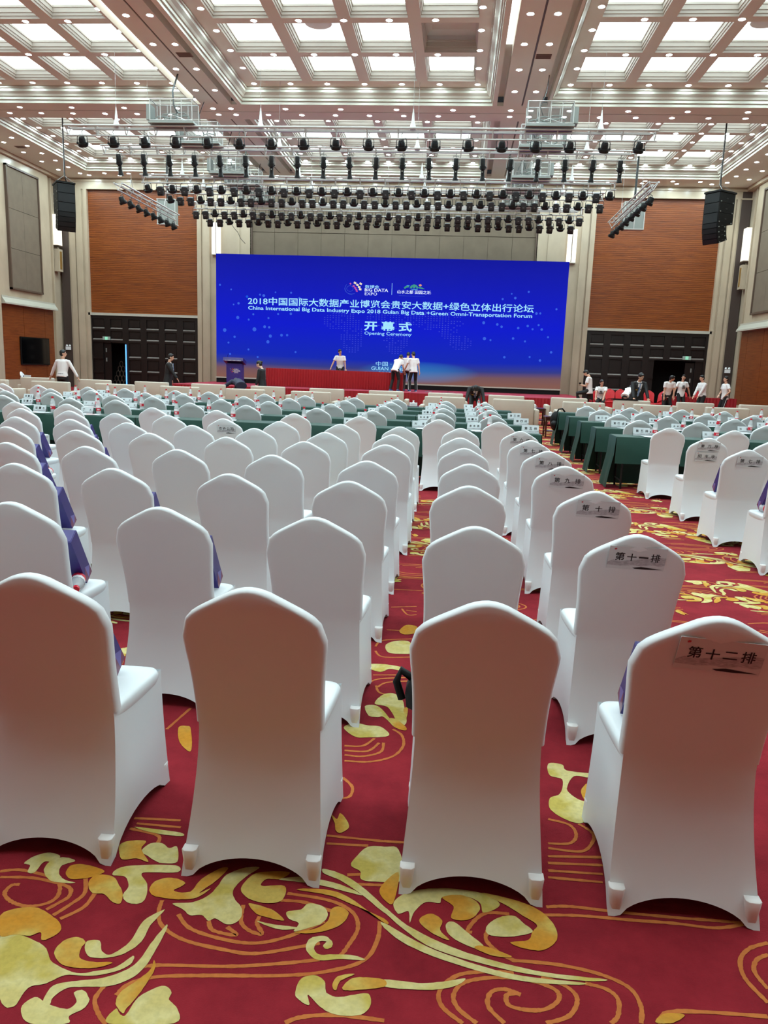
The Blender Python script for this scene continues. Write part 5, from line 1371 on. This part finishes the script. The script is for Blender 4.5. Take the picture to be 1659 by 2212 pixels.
        # sleeve
        if sleeve < 1: e2 = sh[q].lerp(el, .62); loft(topb, [shz*.5+sh[q]*.5, sh[q], sh[q].lerp(el, .3), e2], [.068*s, .070*s, .066*s, .068*s], 12)
        else:
            k = 1.12 if top == 'jacket' else 1.0
            loft(topb, [shz*.5+sh[q]*.5, sh[q], sh[q].lerp(el, .5), el, el.lerp(wr, .5), wr-d2*.005], [.066*k*s, .068*k*s, .058*k*s, .050*k*s, .046*k*s, .040*k*s], 12)
        # legs
        ft = Vector(feet[q])+Vector((0, 0, .085)); kn, an = ik(hp[q], ft, T1, T2, (0.15*(-1 if q == 0 else 1), 1, 0) if not seated else (0, 1, 1.0))
        loft(body, [hp[q]+Vector((0, 0, .04)), hp[q].lerp(kn, .3), kn, kn.lerp(an, .35), an], [.085*s, .075*s, .052*s, .052*s, .034*s], 12)
        loft(legb, [hp[q]+Vector((0, 0, .05)), hp[q].lerp(kn, .3), kn, kn.lerp(an, .4), an+Vector((0, 0, .0))], [.100*s, .090*s, .070*s, .066*s, .062*s], 12)
        # foot and shoe
        b2 = MB(); f0 = an+Vector((0, 0, -.045)); loft(b2, [f0+Vector((0, -.06, .005)), f0+Vector((0, 0, .01)), f0+Vector((0, .09, -.005)), f0+Vector((0, .18, -.015)), f0+Vector((0, .205, -.02))], [(.028, .03), (.036, .048), (.042, .036), (.038, .024), (.02, .015)], 12)
        b2.build('shoe', shoes or M_shoeblk, t, smooth=3.2)
        MB().box(f0.x-.036, f0.x+.036, f0.y-.07, f0.y+.19, f0.z-.042, f0.z-.028).build('sole', M_whitelabel if shoes else M_black, t)
        loft(body, [an, f0+Vector((0, 0, .02)), f0+Vector((0, .1, -.005))], [.034, .034, .026], 8)
        if stripe: loft_b = MB(); sd_ = Vector((.072 if q else -.072, 0, 0))*s; loft_b.tube([hp[q]+sd_*1.35+Vector((0, 0, .02)), kn+sd_, an+sd_*.9], .009, 5); loft_b.build('side_stripe', M_whitelabel, t)
    o = remesh(body, 'body', skin, t, .0125, 2)
    k = 1.16 if top == 'jacket' else 1.09
    low = {'tee': -.10, 'long': -.02, 'jacket': -.16}[top]
    tp2 = [P+up*low, P+up*(low+.05)+up*0.0, waist, chest, shz-up*.02, shz+up*.035]
    tr2 = [(.175*k, .125*k), (.172*k, .122*k), (.150*k, .105*k), (.172*k, .120*k), (.168*k, .100*k), (.075*k, .065*k)]
    loft(topb, tp2, [(a*s, c*s) for a, c in tr2], 14, sx)
    remesh(topb, {'tee': 't_shirt', 'long': 'shirt', 'jacket': 'jacket'}[top], topm, t, .015, 3)
    loft(legb, [P-Vector((0, 0, .1)), P, P+up*.09], [(.165*s, .125*s), (.172*s, .125*s), (.155*s, .108*s)], 14)
    remesh(legb, 'trousers', legm, t, .015, 3)
    if top == 'long': MB().tube([P+up*.07+sx*.160*s*math.cos(a*PI/8)+fw2*.118*s*math.sin(a*PI/8) for a in range(16)], .013, 6, closed=True).build('belt', M_black, t, smooth=3.2)
    # collar
    if top != 'tee':
        MB().tube([neck-up*.015+sx*.066*s*math.cos(a*PI/8)+fw2*.062*s*math.sin(a*PI/8) for a in range(16)], .014, 6, closed=True).build('collar', M_shirt, t, smooth=3.2)
    if tie:
        c0 = shz+fw2*.118*s*1.0; b3 = MB()
        for (u0, w0, u1, w1) in ((.03, .035, -.36, .012),): b3.poly([c0+up*u0-sx*w0*2, c0+up*u0+sx*w0*2, c0+up*(-.20)+sx*.05+fw2*.035, c0+up*u1+sx*w1+fw2*.03, c0+up*u1-sx*w1+fw2*.03, c0+up*(-.20)-sx*.05+fw2*.035])
        b3.build('shirt_front', M_shirt, t)
        b4 = MB(); q0 = c0+fw2*.012; loft(b4, [q0+up*.03, q0-up*.01, q0-up*.20+fw2*.035, q0-up*.36+fw2*.03, q0-up*.40+fw2*.03], [(.020, .010), (.014, .008), (.026, .008), (.034, .008), (.004, .004)], 8, sx); b4.build('tie', M_tie, t, smooth=3.2)
        MB().box(-.03, .03, -.004, .004, -.008, .008, Matrix.Translation(chest+sx*.09+fw2*.142*s)).build('name_badge', M_goldpile, t)
    if logo:
        c0 = chest+fw2*(.140*s); MM = Matrix.Translation(c0) @ Matrix.Rotation(PI, 4, 'Z') 
        for (x, z, a, b_) in ((0, .05, .05, .012), (-.03, .02, .03, .01), (.03, .01, .03, .012), (0, -.02, .06, .008), (0, -.05, .075, .012)): MB().box(x-a/1.0, x+a, -.004, .004, z-b_, z+b_, MM).build('shirt_print', M_ink, t)
    # hair
    hb_ = MB(); hb_.ellip((0, -.018, .038), (.083, .097, .094), 16, 12, HM); hb_.ellip((0, -.04, -.01), (.080, .070, .080), 14, 10, HM)
    if hair == 'short': hb_.ellip((0, .045, .095), (.055, .045, .022), 10, 6, HM)
    if hair == 'bun': hb_.ellip((0, -.115, .03), (.045, .04, .042), 12, 8, HM)
    if hair == 'long': loft(hb_, [HM @ Vector((0, -.03, .05)), HM @ Vector((0, -.06, -.05)), HM @ Vector((0.02, -.06, -.20)), HM @ Vector((.03, -.03, -.30))], [(.08, .07), (.085, .06), (.08, .05), (.03, .02)], 12, hs)
    remesh(hb_, 'hair', M_hair, t, .012, 2)
    # face
    for q in (-1, 1):
        MB().ellip((q*.030, .078, .012), (.013, .010, .007), 8, 6, HM).build('eye', M_eyew, t, smooth=3.2)
        MB().ellip((q*.030, .086, .012), (.006, .004, .006), 8, 6, HM).build('pupil', M_eye, t, smooth=3.2)
        MB().box(q*.030-.017, q*.030+.017, .082, .090, .028, .033, HM).build('eyebrow', M_hair, t)
    MB().ellip((0, .094, -.058), (.021, .006, .006), 10, 6, HM).build('mouth', M_lip, t, smooth=3.2)
    return t
person((-12.70, 24.12, 0), -4, 'man in a white shirt seen from behind, leaning on two cream sofas at left', H=1.76, bend=8, head=(-4, -62), hands=[(-.50, .14, .92), (.46, .16, .92)], top='long', topm=M_shirt, poles=((-1, -.6, 0), (1, -.6, 0)))
person((-10.05, 26.4, 0), -80, 'man in a black suit with a light shirt walking right past the dark doors', H=1.78, bend=6, head=(8, 0), top='jacket', topm=M_suit, hands=[(-.22, .12, .80), (.20, .42, .86)], feet=[(-.1, -.25, 0), (.1, .25, 0)], tie=True, skin=M_skin)
person((-7.35, 25.9, 0), 28, 'person in a navy vest and black trousers bent low behind a cream sofa', H=1.70, bend=78, head=(30, 0), hands=[(-.38, .62, .82), (-.08, .62, .70)], top='jacket', topm=M_navy, hip=.86, hipoff=-.1)
person((-6.82, 26.9, 0), 78, 'woman in a black suit with her hair in a bun, looking down', H=1.66, bend=4, head=(24, 8), hands=[(-.24, .14, .76), (.2, .12, .74)], top='jacket', topm=M_suit, skin=M_skin2, hair='bun', female=True, tie=True)
person((-5.42, 35.85, SH), 180, 'man in a white tee standing behind the long red stage table', H=1.74, bend=10, head=(14, 28), hands=[(-.28, .20, .84), (.42, .22, .86)], top='tee')
person((-2.74, 34.30, SH), -28, 'man in white tee and black trousers bending forward, left one of three on stage', H=1.72, bend=34, head=(24, -10), hands=[(-.02, .40, .84), (.24, .40, .84)], top='tee', shoes=M_shoe, feet=[(-.2, -.04, 0), (.16, .0, 0)])
person((-2.28, 35.05, SH), -5, 'man in a pale shirt and grey trousers, hidden middle one of three on stage', H=1.76, bend=20, head=(22, 0), hands=[(-.1, .42, .9), (.2, .4, .9)], top='tee', topm=M_teepk, legm=M_greytrou, shoes=M_shoe)
person((-1.93, 34.40, SH), 20, 'man in white tee with white trouser stripe, right one of three on stage', H=1.72, bend=8, head=(20, 20), hands=[(-.34, .26, .93), (.26, -.04, .82)], top='tee', shoes=M_shoe, stripe=True, feet=[(-.14, .0, 0), (.14, .0, 0)])
person((0.61, 25.45, 0), 180, 'man in a black suit and striped tie bowing deeply between cream sofas', H=1.74, bend=62, head=(46, 0), hands=[(-.32, .42, .46), (.34, .40, .46)], top='jacket', topm=M_suit, tie=True, hip=.82, hipoff=-.34)
person((5.22, 31.4, 0), 70, 'man in white tee looking at a phone with one foot raised beside the stage', H=1.80, bend=5, head=(34, 5), hands=[(-.08, .30, 1.20), (.06, .32, 1.20)], top='tee', feet=[(-.08, .32, .36), (.1, -.05, 0)], poles=((-.6, -.6, -.6), (.6, -.6, -.6)), name='phone')
t = empty('phone', (4.86, 31.52, 1.24), label='dark smartphone held by the man in white tee beside the stage', cat='phone'); MB().box(-.04, .04, -.005, .005, -.07, .07, Matrix.Rotation(.6, 4, 'X')).build('case', M_black, t); MB().box(-.036, .036, -.007, -.005, -.065, .065, Matrix.Rotation(.6, 4, 'X')).build('screen', M_tv, t)
person((5.88, 32.50, 0), 165, 'man in a printed white tee sitting on a red chair beside the stage', H=1.70, bend=14, head=(10, 30), hands=[(-.12, .42, .56), (.16, .42, .56)], top='tee', hip=.64, hipoff=-.22, feet=[(-.14, .26, 0), (.14, .26, 0)], seated=True, logo=True)
person((7.02, 33.2, 0), -35, 'girl with long black hair in white tee bending over the red chairs', H=1.62, bend=58, head=(20, 0), hands=[(-.1, .6, .60), (.22, .58, .56)], top='tee', hair='long', female=True, skin=M_skin2, hip=.84)
person((5.70, 25.3, 0), 188, 'man in a black suit and light blue tie leaning forward behind a cream sofa', H=1.76, bend=24, head=(12, 18), hands=[(-.22, .40, .92), (.24, .40, .92)], top='jacket', topm=M_suit, tie=True, hipoff=-.12)
person((8.52, 32.6, 0), 195, 'man in white tee stooping with his arms hanging, before the dark doorway', H=1.74, bend=20, head=(20, 60), hands=[(-.2, .22, .76), (.22, .20, .76)], top='tee', feet=[(-.18, 0, 0), (.18, .0, 0)])
person((9.62, 34.55, 0), 192, 'man in a printed white tee resting both hands on the red table', H=1.72, bend=6, head=(4, -34), hands=[(-.42, -.0, .88), (.36, .02, .86)], top='tee', logo=True, poles=((-1, -.2, 0), (1, -.2, 0)))
person((9.93, 32.6, 0), 112, 'man in a white shirt standing sideways before the red table', H=1.72, bend=6, head=(6, 0), hands=[(-.1, .30, .86), (.14, .34, .84)], top='long', topm=M_shirt)
person((10.82, 32.6, 0), 100, 'man in white tee with hand on hip and white trouser stripe, rightmost person', H=1.70, bend=2, head=(0, 4), hands=[(-.22, .12, .96), (.2, .16, .98)], top='tee', stripe=True, hair='long' if False else 'short', poles=((-1, -.6, 0), (1, -.8, 0)))

# ------------------------------------------------------------------ carpet pattern: carved pile inlays (floor coordinates in mm)
ALLGOLD = [[(-1041,2234),(-1018,2257),(-965,2264),(-963,2220),(-914,2160),(-958,2171),(-1000,2159),(-1029,2198)],[(-1147,2073),(-1146,2108),(-1104,2117),(-1032,2096),(-1055,2064),(-1099,2046),(-1126,2048)],[(-1051,2026),(-1055,2064),(-1032,2078),(-992,2073),(-963,2044),(-932,2005),(-919,1960),(-950,1966),(-984,1993),(-1021,1993)],[(-859,2032),(-856,2070),(-826,2091),(-789,2091),(-760,2073),(-784,2037),(-733,2039),(-718,2101),(-676,2159),(-650,2162),(-672,2096),(-704,2038),(-676,2063),(-704,2016),(-756,2001),(-807,2002),(-838,2008)],[(-584,2076),(-571,2133),(-540,2161),(-453,2173),(-474,2136),(-517,2130),(-524,2096),(-453,2106),(-446,2043),(-483,2022),(-527,2026),(-560,2042)],[(-542,2013),(-493,2005),(-455,1990),(-422,1956),(-476,1963),(-514,1977)],[(-293,2023),(-267,2037),(-239,2015),(-250,1970),(-286,1937),(-336,1916),(-383,1914),(-326,1936),(-295,1973)],[(-1236,1862),(-1213,1894),(-1158,1910),(-1104,1890),(-1053,1858),(-1037,1823),(-1066,1788),(-1088,1816),(-1110,1800),(-1156,1798),(-1191,1789)],[(-1011,1748),(-1010,1791),(-981,1813),(-948,1800),(-948,1774),(-935,1741),(-895,1732),(-842,1737),(-868,1717),(-915,1707),(-969,1712)],[(-774,1608),(-778,1644),(-753,1685),(-732,1728),(-736,1760),(-722,1737),(-723,1689),(-731,1635),(-742,1597),(-745,1583)],[(-244,1738),(-233,1771),(-191,1784),(-225,1756),(-232,1724)],[(-216,1738),(-195,1768),(-159,1777),(-110,1775),(-108,1752),(-166,1734),(-208,1727)],[(-373,2513),(-348,2487),(-341,2525),(-309,2479),(-299,2438),(-323,2406),(-341,2418),(-351,2458)],[(-158,2137),(-106,2223),(-110,2079),(-139,2086)],[(-414,2095),(-329,2107),(-253,2085),(-130,1987),(-132,2004),(-234,2052),(-310,2083)],[(158,2160),(257,2142),(324,2110),(361,2065),(373,2010),(359,1971),(320,1939),(269,1941),(234,1958),(285,1974),(301,2009),(317,2040),(280,2074),(227,2117)],[(37,2122),(93,2141),(143,2116),(149,2076),(114,2033),(66,2034),(72,2085)],[(-29,2011),(4,2045),(39,2020),(33,1981),(60,1943),(6,1968)],[(158,1934),(234,1905),(189,1899),(132,1922)],[(589,1742),(618,1763),(663,1762),(627,1734),(586,1728)],[(564,2815),(606,2882),(592,2769),(574,2734)],[(-1148,3076),(-1120,3095),(-1091,3071),(-1025,2889),(-1056,2897),(-1109,2969)],[(-230,3321),(-194,3312),(-148,3243),(-153,3212),(-203,3241)],[(-174,3428),(-154,3448),(-154,3334)],[(-275,4532),(-241,4654),(-174,4638),(-168,4525),(-238,4478)]]
ALLCREAM = [[(-958,2208),(-945,2254),(-907,2260),(-875,2239),(-851,2249),(-823,2173),(-868,2160),(-904,2173),(-926,2188)],[(-1299,2098),(-1285,2136),(-1247,2160),(-1205,2147),(-1212,2116),(-1241,2112),(-1242,2060),(-1264,2057),(-1275,2090)],[(-1223,2115),(-1195,2143),(-1146,2132),(-1175,2104),(-1168,2070),(-1138,2041),(-1095,2030),(-1140,2024),(-1183,2034),(-1220,2074)],[(-1000,2083),(-990,2119),(-936,2139),(-820,2155),(-804,2123),(-894,2110),(-911,2096),(-876,2056),(-855,1995),(-865,1968),(-901,1968),(-927,1995),(-928,2038),(-956,2078)],[(-767,1982),(-711,1995),(-673,2031),(-658,2076),(-646,2134),(-597,2176),(-553,2182),(-585,2131),(-605,2073),(-593,2032),(-555,1986),(-552,1938),(-581,1919),(-621,1938),(-638,1926),(-666,1946),(-699,1941),(-728,1962)],[(-421,1995),(-382,2010),(-366,2038),(-323,2034),(-300,2002),(-310,1962),(-347,1937),(-384,1918),(-377,1952),(-411,1967)],[(-499,1945),(-449,1937),(-394,1936),(-366,1933),(-418,1920),(-468,1930)],[(-339,1866),(-332,1898),(-295,1912),(-269,1893),(-268,1871),(-284,1864),(-292,1876),(-285,1891),(-307,1888),(-315,1860),(-296,1841),(-258,1846),(-200,1850),(-170,1837),(-230,1833),(-292,1820),(-324,1837)],[(-1191,1789),(-1143,1800),(-1079,1782),(-1041,1761),(-997,1716),(-919,1690),(-869,1705),(-826,1723),(-797,1768),(-793,1736),(-830,1703),(-885,1685),(-945,1679),(-979,1647),(-1017,1627),(-1020,1568),(-1070,1590)],[(-906,1665),(-841,1685),(-793,1720),(-773,1763),(-768,1816),(-753,1891),(-745,1878),(-745,1810),(-748,1750),(-765,1699),(-811,1662),(-868,1651),(-918,1640),(-938,1608),(-936,1586),(-957,1591),(-957,1643)],[(-946,1798),(-912,1809),(-888,1773),(-858,1765),(-828,1816),(-822,1900),(-786,1949),(-781,1945),(-796,1885),(-796,1821),(-823,1774),(-865,1751),(-917,1751)],[(-999,1564),(-984,1602),(-939,1586),(-886,1578),(-874,1602),(-894,1628),(-874,1638),(-846,1613),(-847,1584),(-871,1559),(-865,1537),(-953,1526)],[(-766,1550),(-768,1594),(-749,1579),(-735,1581),(-726,1636),(-682,1679),(-651,1664),(-648,1639),(-617,1614),(-610,1571)],[(-335,1703),(-329,1750),(-295,1766),(-267,1750),(-255,1713),(-223,1703),(-182,1716),(-147,1724),(-137,1692),(-157,1657),(-220,1648),(-265,1668),(-301,1700),(-292,1668),(-322,1682)],[(-263,2236),(-247,2293),(-218,2342),(-164,2350),(-115,2342),(-89,2191),(-176,2167),(-221,2172),(-229,2211)],[(-346,2206),(-282,2186),(-217,2139),(-136,2055),(-134,2030),(-212,2102),(-285,2157),(-342,2183)],[(-478,2135),(-412,2156),(-321,2147),(-259,2128),(-208,2097),(-271,2110),(-347,2126),(-414,2131)],[(-1035,2335),(-986,2335),(-867,2326),(-860,2308),(-960,2312)],[(-110,2080),(-64,2134),(36,2165),(158,2160),(213,2115),(163,2072),(150,2117),(93,2141),(37,2122),(30,2095),(-12,2094),(-45,2048),(-56,1998),(-62,2046),(-93,2032)],[(171,2020),(210,2059),(252,2070),(277,2044),(301,2009),(232,1981),(173,1982)],[(49,2003),(73,2020),(119,1975),(158,1934),(132,1922),(66,1958)],[(-137,2056),(-62,1987),(60,1921),(188,1882),(324,1859),(484,1856),(427,1843),(292,1846),(149,1868),(-5,1917),(-134,2031)],[(-130,1987),(-5,1912),(137,1862),(260,1838),(425,1836),(369,1823),(234,1822),(73,1858),(-57,1909),(-128,1967)],[(462,3015),(519,3014),(532,2969),(633,2957),(609,2926),(554,2927),(512,2824),(539,2761),(577,2727),(561,2632),(530,2594),(482,2606),(431,2666),(436,2745),(480,2785),(503,2892),(456,2920)],[(-110,1776),(-18,1777),(43,1789),(105,1809),(74,1777),(1,1756),(-108,1753)],[(-316,3471),(-290,3573),(-240,3605),(-190,3545),(-167,3429),(-151,3288),(-183,3260),(-220,3371),(-256,3447)],[(-359,3430),(-322,3453),(-283,3426),(-230,3321),(-203,3241),(-259,3332),(-287,3327),(-330,3336)],[(-427,3196),(-383,3249),(-326,3236),(-263,3231),(-220,3172),(-234,3141),(-306,3122),(-366,3119)],[(-336,4280),(-284,4355),(-203,4357),(-167,4189),(-233,4153),(-312,4162)],[(-410,3960),(-312,3978),(-219,3951),(-224,3907),(-282,3918),(-326,3868),(-387,3899)]]
ALLLINES = [[(-1351,2050),(-1284,2065),(-1162,2037),(-1120,1979),(-1129,1936),(-1181,1913),(-1239,1925),(-1279,1956),(-1279,1993),(-1257,2000)],[(-1335,2024),(-1228,2034),(-1111,2012),(-1084,1973),(-1099,1940),(-1121,1907)],[(-1074,2056),(-1045,1989),(-1064,1935),(-1089,1887)],[(-1014,1994),(-1019,1931),(-1062,1876)],[(-803,1992),(-794,1943),(-763,1889),(-685,1845),(-573,1825),(-473,1821),(-352,1864),(-303,1884)],[(-734,1941),(-682,1891),(-584,1863),(-483,1859),(-393,1899),(-305,1972)],[(-557,2006),(-545,1938),(-512,1905),(-473,1897),(-497,1936),(-497,1965)],[(-438,2075),(-307,2062),(-230,2022),(-204,1957),(-224,1881),(-238,1845)],[(-144,1994),(-143,1919),(-173,1836),(-273,1782),(-392,1753),(-574,1729),(-705,1707),(-767,1676),(-786,1635)],[(-766,1731),(-708,1747),(-523,1768),(-372,1801),(-293,1824)],[(-829,1660),(-832,1614),(-798,1569),(-771,1550)],[(-1058,2387),(-893,2398)],[(-1037,2358),(-878,2358)],[(-1048,2326),(-939,2301),(-922,2258)],[(-638,1926),(-613,1891),(-543,1882),(-578,1910)],[(-368,2386),(-167,2382),(-95,2386)],[(-361,2341),(-219,2349)],[(-369,2773),(-323,2711),(-323,2644),(-356,2623)],[(-268,2188),(-151,2211)],[(-261,2144),(-146,2155)],[(-341,1608),(-305,1630),(-220,1648),(-98,1647)],[(-452,2042),(-374,2042),(-285,2014)],[(246,1777),(213,1769),(216,1736),(263,1727),(311,1737),(347,1772),(339,1805),(272,1827),(185,1824),(104,1797),(74,1751),(86,1708),(132,1669)],[(249,1774),(208,1787),(171,1771),(163,1725),(201,1678)],[(306,1692),(367,1723),(395,1778),(374,1817),(310,1845)],[(97,1664),(45,1709),(38,1761),(86,1819),(167,1842),(236,1847)],[(425,1836),(478,1823),(502,1792),(491,1739),(469,1713)],[(233,1892),(359,1893),(469,1874),(540,1836),(557,1777),(545,1723)],[(126,1985),(113,1992),(141,2045),(176,2074),(239,2078)],[(181,2021),(165,1963),(202,1914),(239,1893)],[(354,2125),(425,2137),(563,2133),(734,2132),(870,2136),(937,2136)],[(343,2088),(454,2100),(591,2102),(727,2106),(846,2103),(936,2130)],[(388,2380),(574,2401)],[(384,2343),(565,2357)],[(380,2303),(557,2310)],[(376,2268),(549,2268)],[(414,2603),(487,2577),(502,2516),(471,2464),(397,2453)],[(521,2589),(562,2539),(553,2483),(504,2423),(394,2426)],[(982,2061),(919,2030),(876,1980),(865,1911),(895,1833)],[(964,2013),(922,1986),(900,1940),(913,1882)],[(586,1728),(625,1768),(727,1781),(877,1787)],[(-167,2383),(-112,2385)],[(-1194,3054),(-1163,3275)],[(-388,2953),(-312,2953),(-241,3003),(-236,3085)],[(-381,2904),(-276,2914),(-187,2973),(-150,3071),(-163,3167),(-207,3218)],[(-400,3031),(-323,3043),(-279,3119)],[(-394,2991),(-298,3000),(-255,3081)],[(-394,4244),(-356,4354),(-162,4417)],[(-387,4172),(-331,4087),(-147,4122)],[(-362,3820),(-212,3847)],[(-374,3717),(-317,3777),(-146,3828)],[(-322,3669),(-282,3734),(-175,3773)],[(-332,3686),(-300,3598),(-193,3589)],[(-293,4989),(-245,4867),(-186,4879)],[(-367,5007),(-196,5060)],[(-261,4962),(-190,4943)],[(-355,4544),(-271,4547)]]
def catmull(pts, closed, n=5):
    P = [Vector((p[0]/1000, p[1]/1000)) for p in pts]; m = len(P); out = []
    for k in range(m if closed else m-1):
        p0 = P[(k-1) % m] if closed or k > 0 else P[0]; p1 = P[k]; p2 = P[(k+1) % m]; p3 = P[(k+2) % m] if closed or k+2 < m else P[-1]
        for j in range(n):
            t = j/n
            out.append(0.5*((2*p1)+(p2-p0)*t+(2*p0-5*p1+4*p2-p3)*t*t+(3*p1-p0-3*p2+p3)*t*t*t))
    if not closed: out.append(P[-1])
    return out
def strip(b, pts, w_, z, r):
    m = len(pts); L = []; R = []
    for k in range(m):
        d = (pts[min(k+1, m-1)]-pts[max(k-1, 0)])
        if d.length < 1e-6: d = Vector((1, 0))
        d.normalize(); n = Vector((-d.y, d.x)); ww = w_*0.5*(1+r.uniform(-.18, .18))
        L.append((pts[k].x+n.x*ww, pts[k].y+n.y*ww, z)); R.append((pts[k].x-n.x*ww, pts[k].y-n.y*ww, z))
    b.grid([L, R])
def carpet_meshes(far, fill=True):
    keep = lambda s: (max(p[1] for p in s) > 2750) == far
    LINES, GOLD, CREAM = [[s for s in L_ if keep(s)] for L_ in (ALLLINES, ALLGOLD, ALLCREAM)]
    r = random.Random(5); bl, bg, bc = MB(), MB(), MB()
    for k, s in enumerate(LINES): strip(bl, catmull(s, False, 10), 0.0125, 0.0008+k*1.2e-5, r)
    def blob(b, s, z):
        p = catmull(s, True, 5); b.poly([(q.x+r.uniform(-.0007, .0007), q.y+r.uniform(-.0007, .0007), z) for q in p])
    for k, s in enumerate(GOLD): blob(bg, s, 0.0022+k*2e-5)
    for k, s in enumerate(CREAM): blob(bc, s, 0.0016+k*2e-5)
    if far or not fill: return bl.mesh('carpet_lines', M_line), bg.mesh('carpet_gold', M_goldpile), bc.mesh('carpet_cream', M_cream)
    # free filling of the right part of the repeat: nested cloud rings and leaves
    for (cx, cy, rx, ry, n_) in ((1.55, 1.75, .30, .20, 3), (-1.45, 1.6, .25, .16, 3), (1.0, 2.55, .26, .12, 3), (-.15, 2.75, .3, .1, 2), (-1.0, 2.7, .34, .13, 3)):
        for q in range(n_):
            f = 1-.25*q; pts = [Vector((cx+rx*f*math.cos(a*PI/14+.5)*(1+.1*q), cy+ry*f*math.sin(a*PI/14+.5))) for a in range(int(24-q*2))]
            strip(bl, pts, .0125, .0005+q*3e-5+abs(cx)*2e-5, r)
    for (cx, cy, a0, s_) in ((1.35, 2.35, .6, .9), (-.55, 2.62, 2.6, .8), (1.75, 2.1, 4.0, .8), (-1.45, 2.35, .2, .9)):
        for k in range(5):
            a = a0+(k-2)*.5; L_ = .16*s_*(1-.08*abs(k-2)); pts = []
            for j in range(11):
                t = j/10; pts.append((t*L_, .028*math.sin(PI*t)**.7*(1+.25*math.sin(t*14))))
            pts += [(x, -y*.7) for x, y in pts[-2:0:-1]]
            (bg if k % 2 else bc).poly([(cx+x*math.cos(a+x)-y*math.sin(a), cy+x*math.sin(a+x)+y*math.cos(a), (.0025 if k % 2 else .0028)+k*1e-5) for x, y in pts][::1])
    return bl.mesh('carpet_lines', M_line), bg.mesh('carpet_gold', M_goldpile), bc.mesh('carpet_cream', M_cream)
CM0 = carpet_meshes(False, False); CM1 = carpet_meshes(False); CM2 = carpet_meshes(True)
def carpet_patch(ox, oy, flip, mir, ms=CM1):
    for me, nm in zip(ms, ('carpet_line_motif', 'carpet_gold_motif', 'carpet_cream_motif')):
        o = add_mesh(nm, me, floor); o['kind'] = 'stuff'
        zz = (int(round(ox*10))*7+int(round(oy*10))*3) % 11*2.3e-5
        if flip: o.rotation_euler = (0, 0, PI); o.location = (ox, oy+4.1, zz)
        else: o.location = (ox, oy, zz)
        if mir: o.scale = (-1, 1, 1)
PX, PY = 2.35, 1.22
carpet_patch(0, 0, False, False, CM0)
carpet_patch(0, 0, False, False, CM2)
for j in range(0, 28):
    for i in range(-9 if j > 3 else -3, 6):
        if j in (0, 1, 2) and i == 0: continue
        if j > 12 and not (-8 <= i <= 4): continue
        x = i*PX+(j % 2)*1.3; y = j*PY
        if abs(x) > 3.2+y*.75 or (j in (1, 2) and abs(x) < 2.0): continue
        if j == 0: x = i*2.75
        carpet_patch(x, y+(0.0 if j else 0), (i+j) % 2 == 1 and j > 0, (i*3+j) % 4 == 2, CM1 if (j and (i+j) % 2) else CM0)
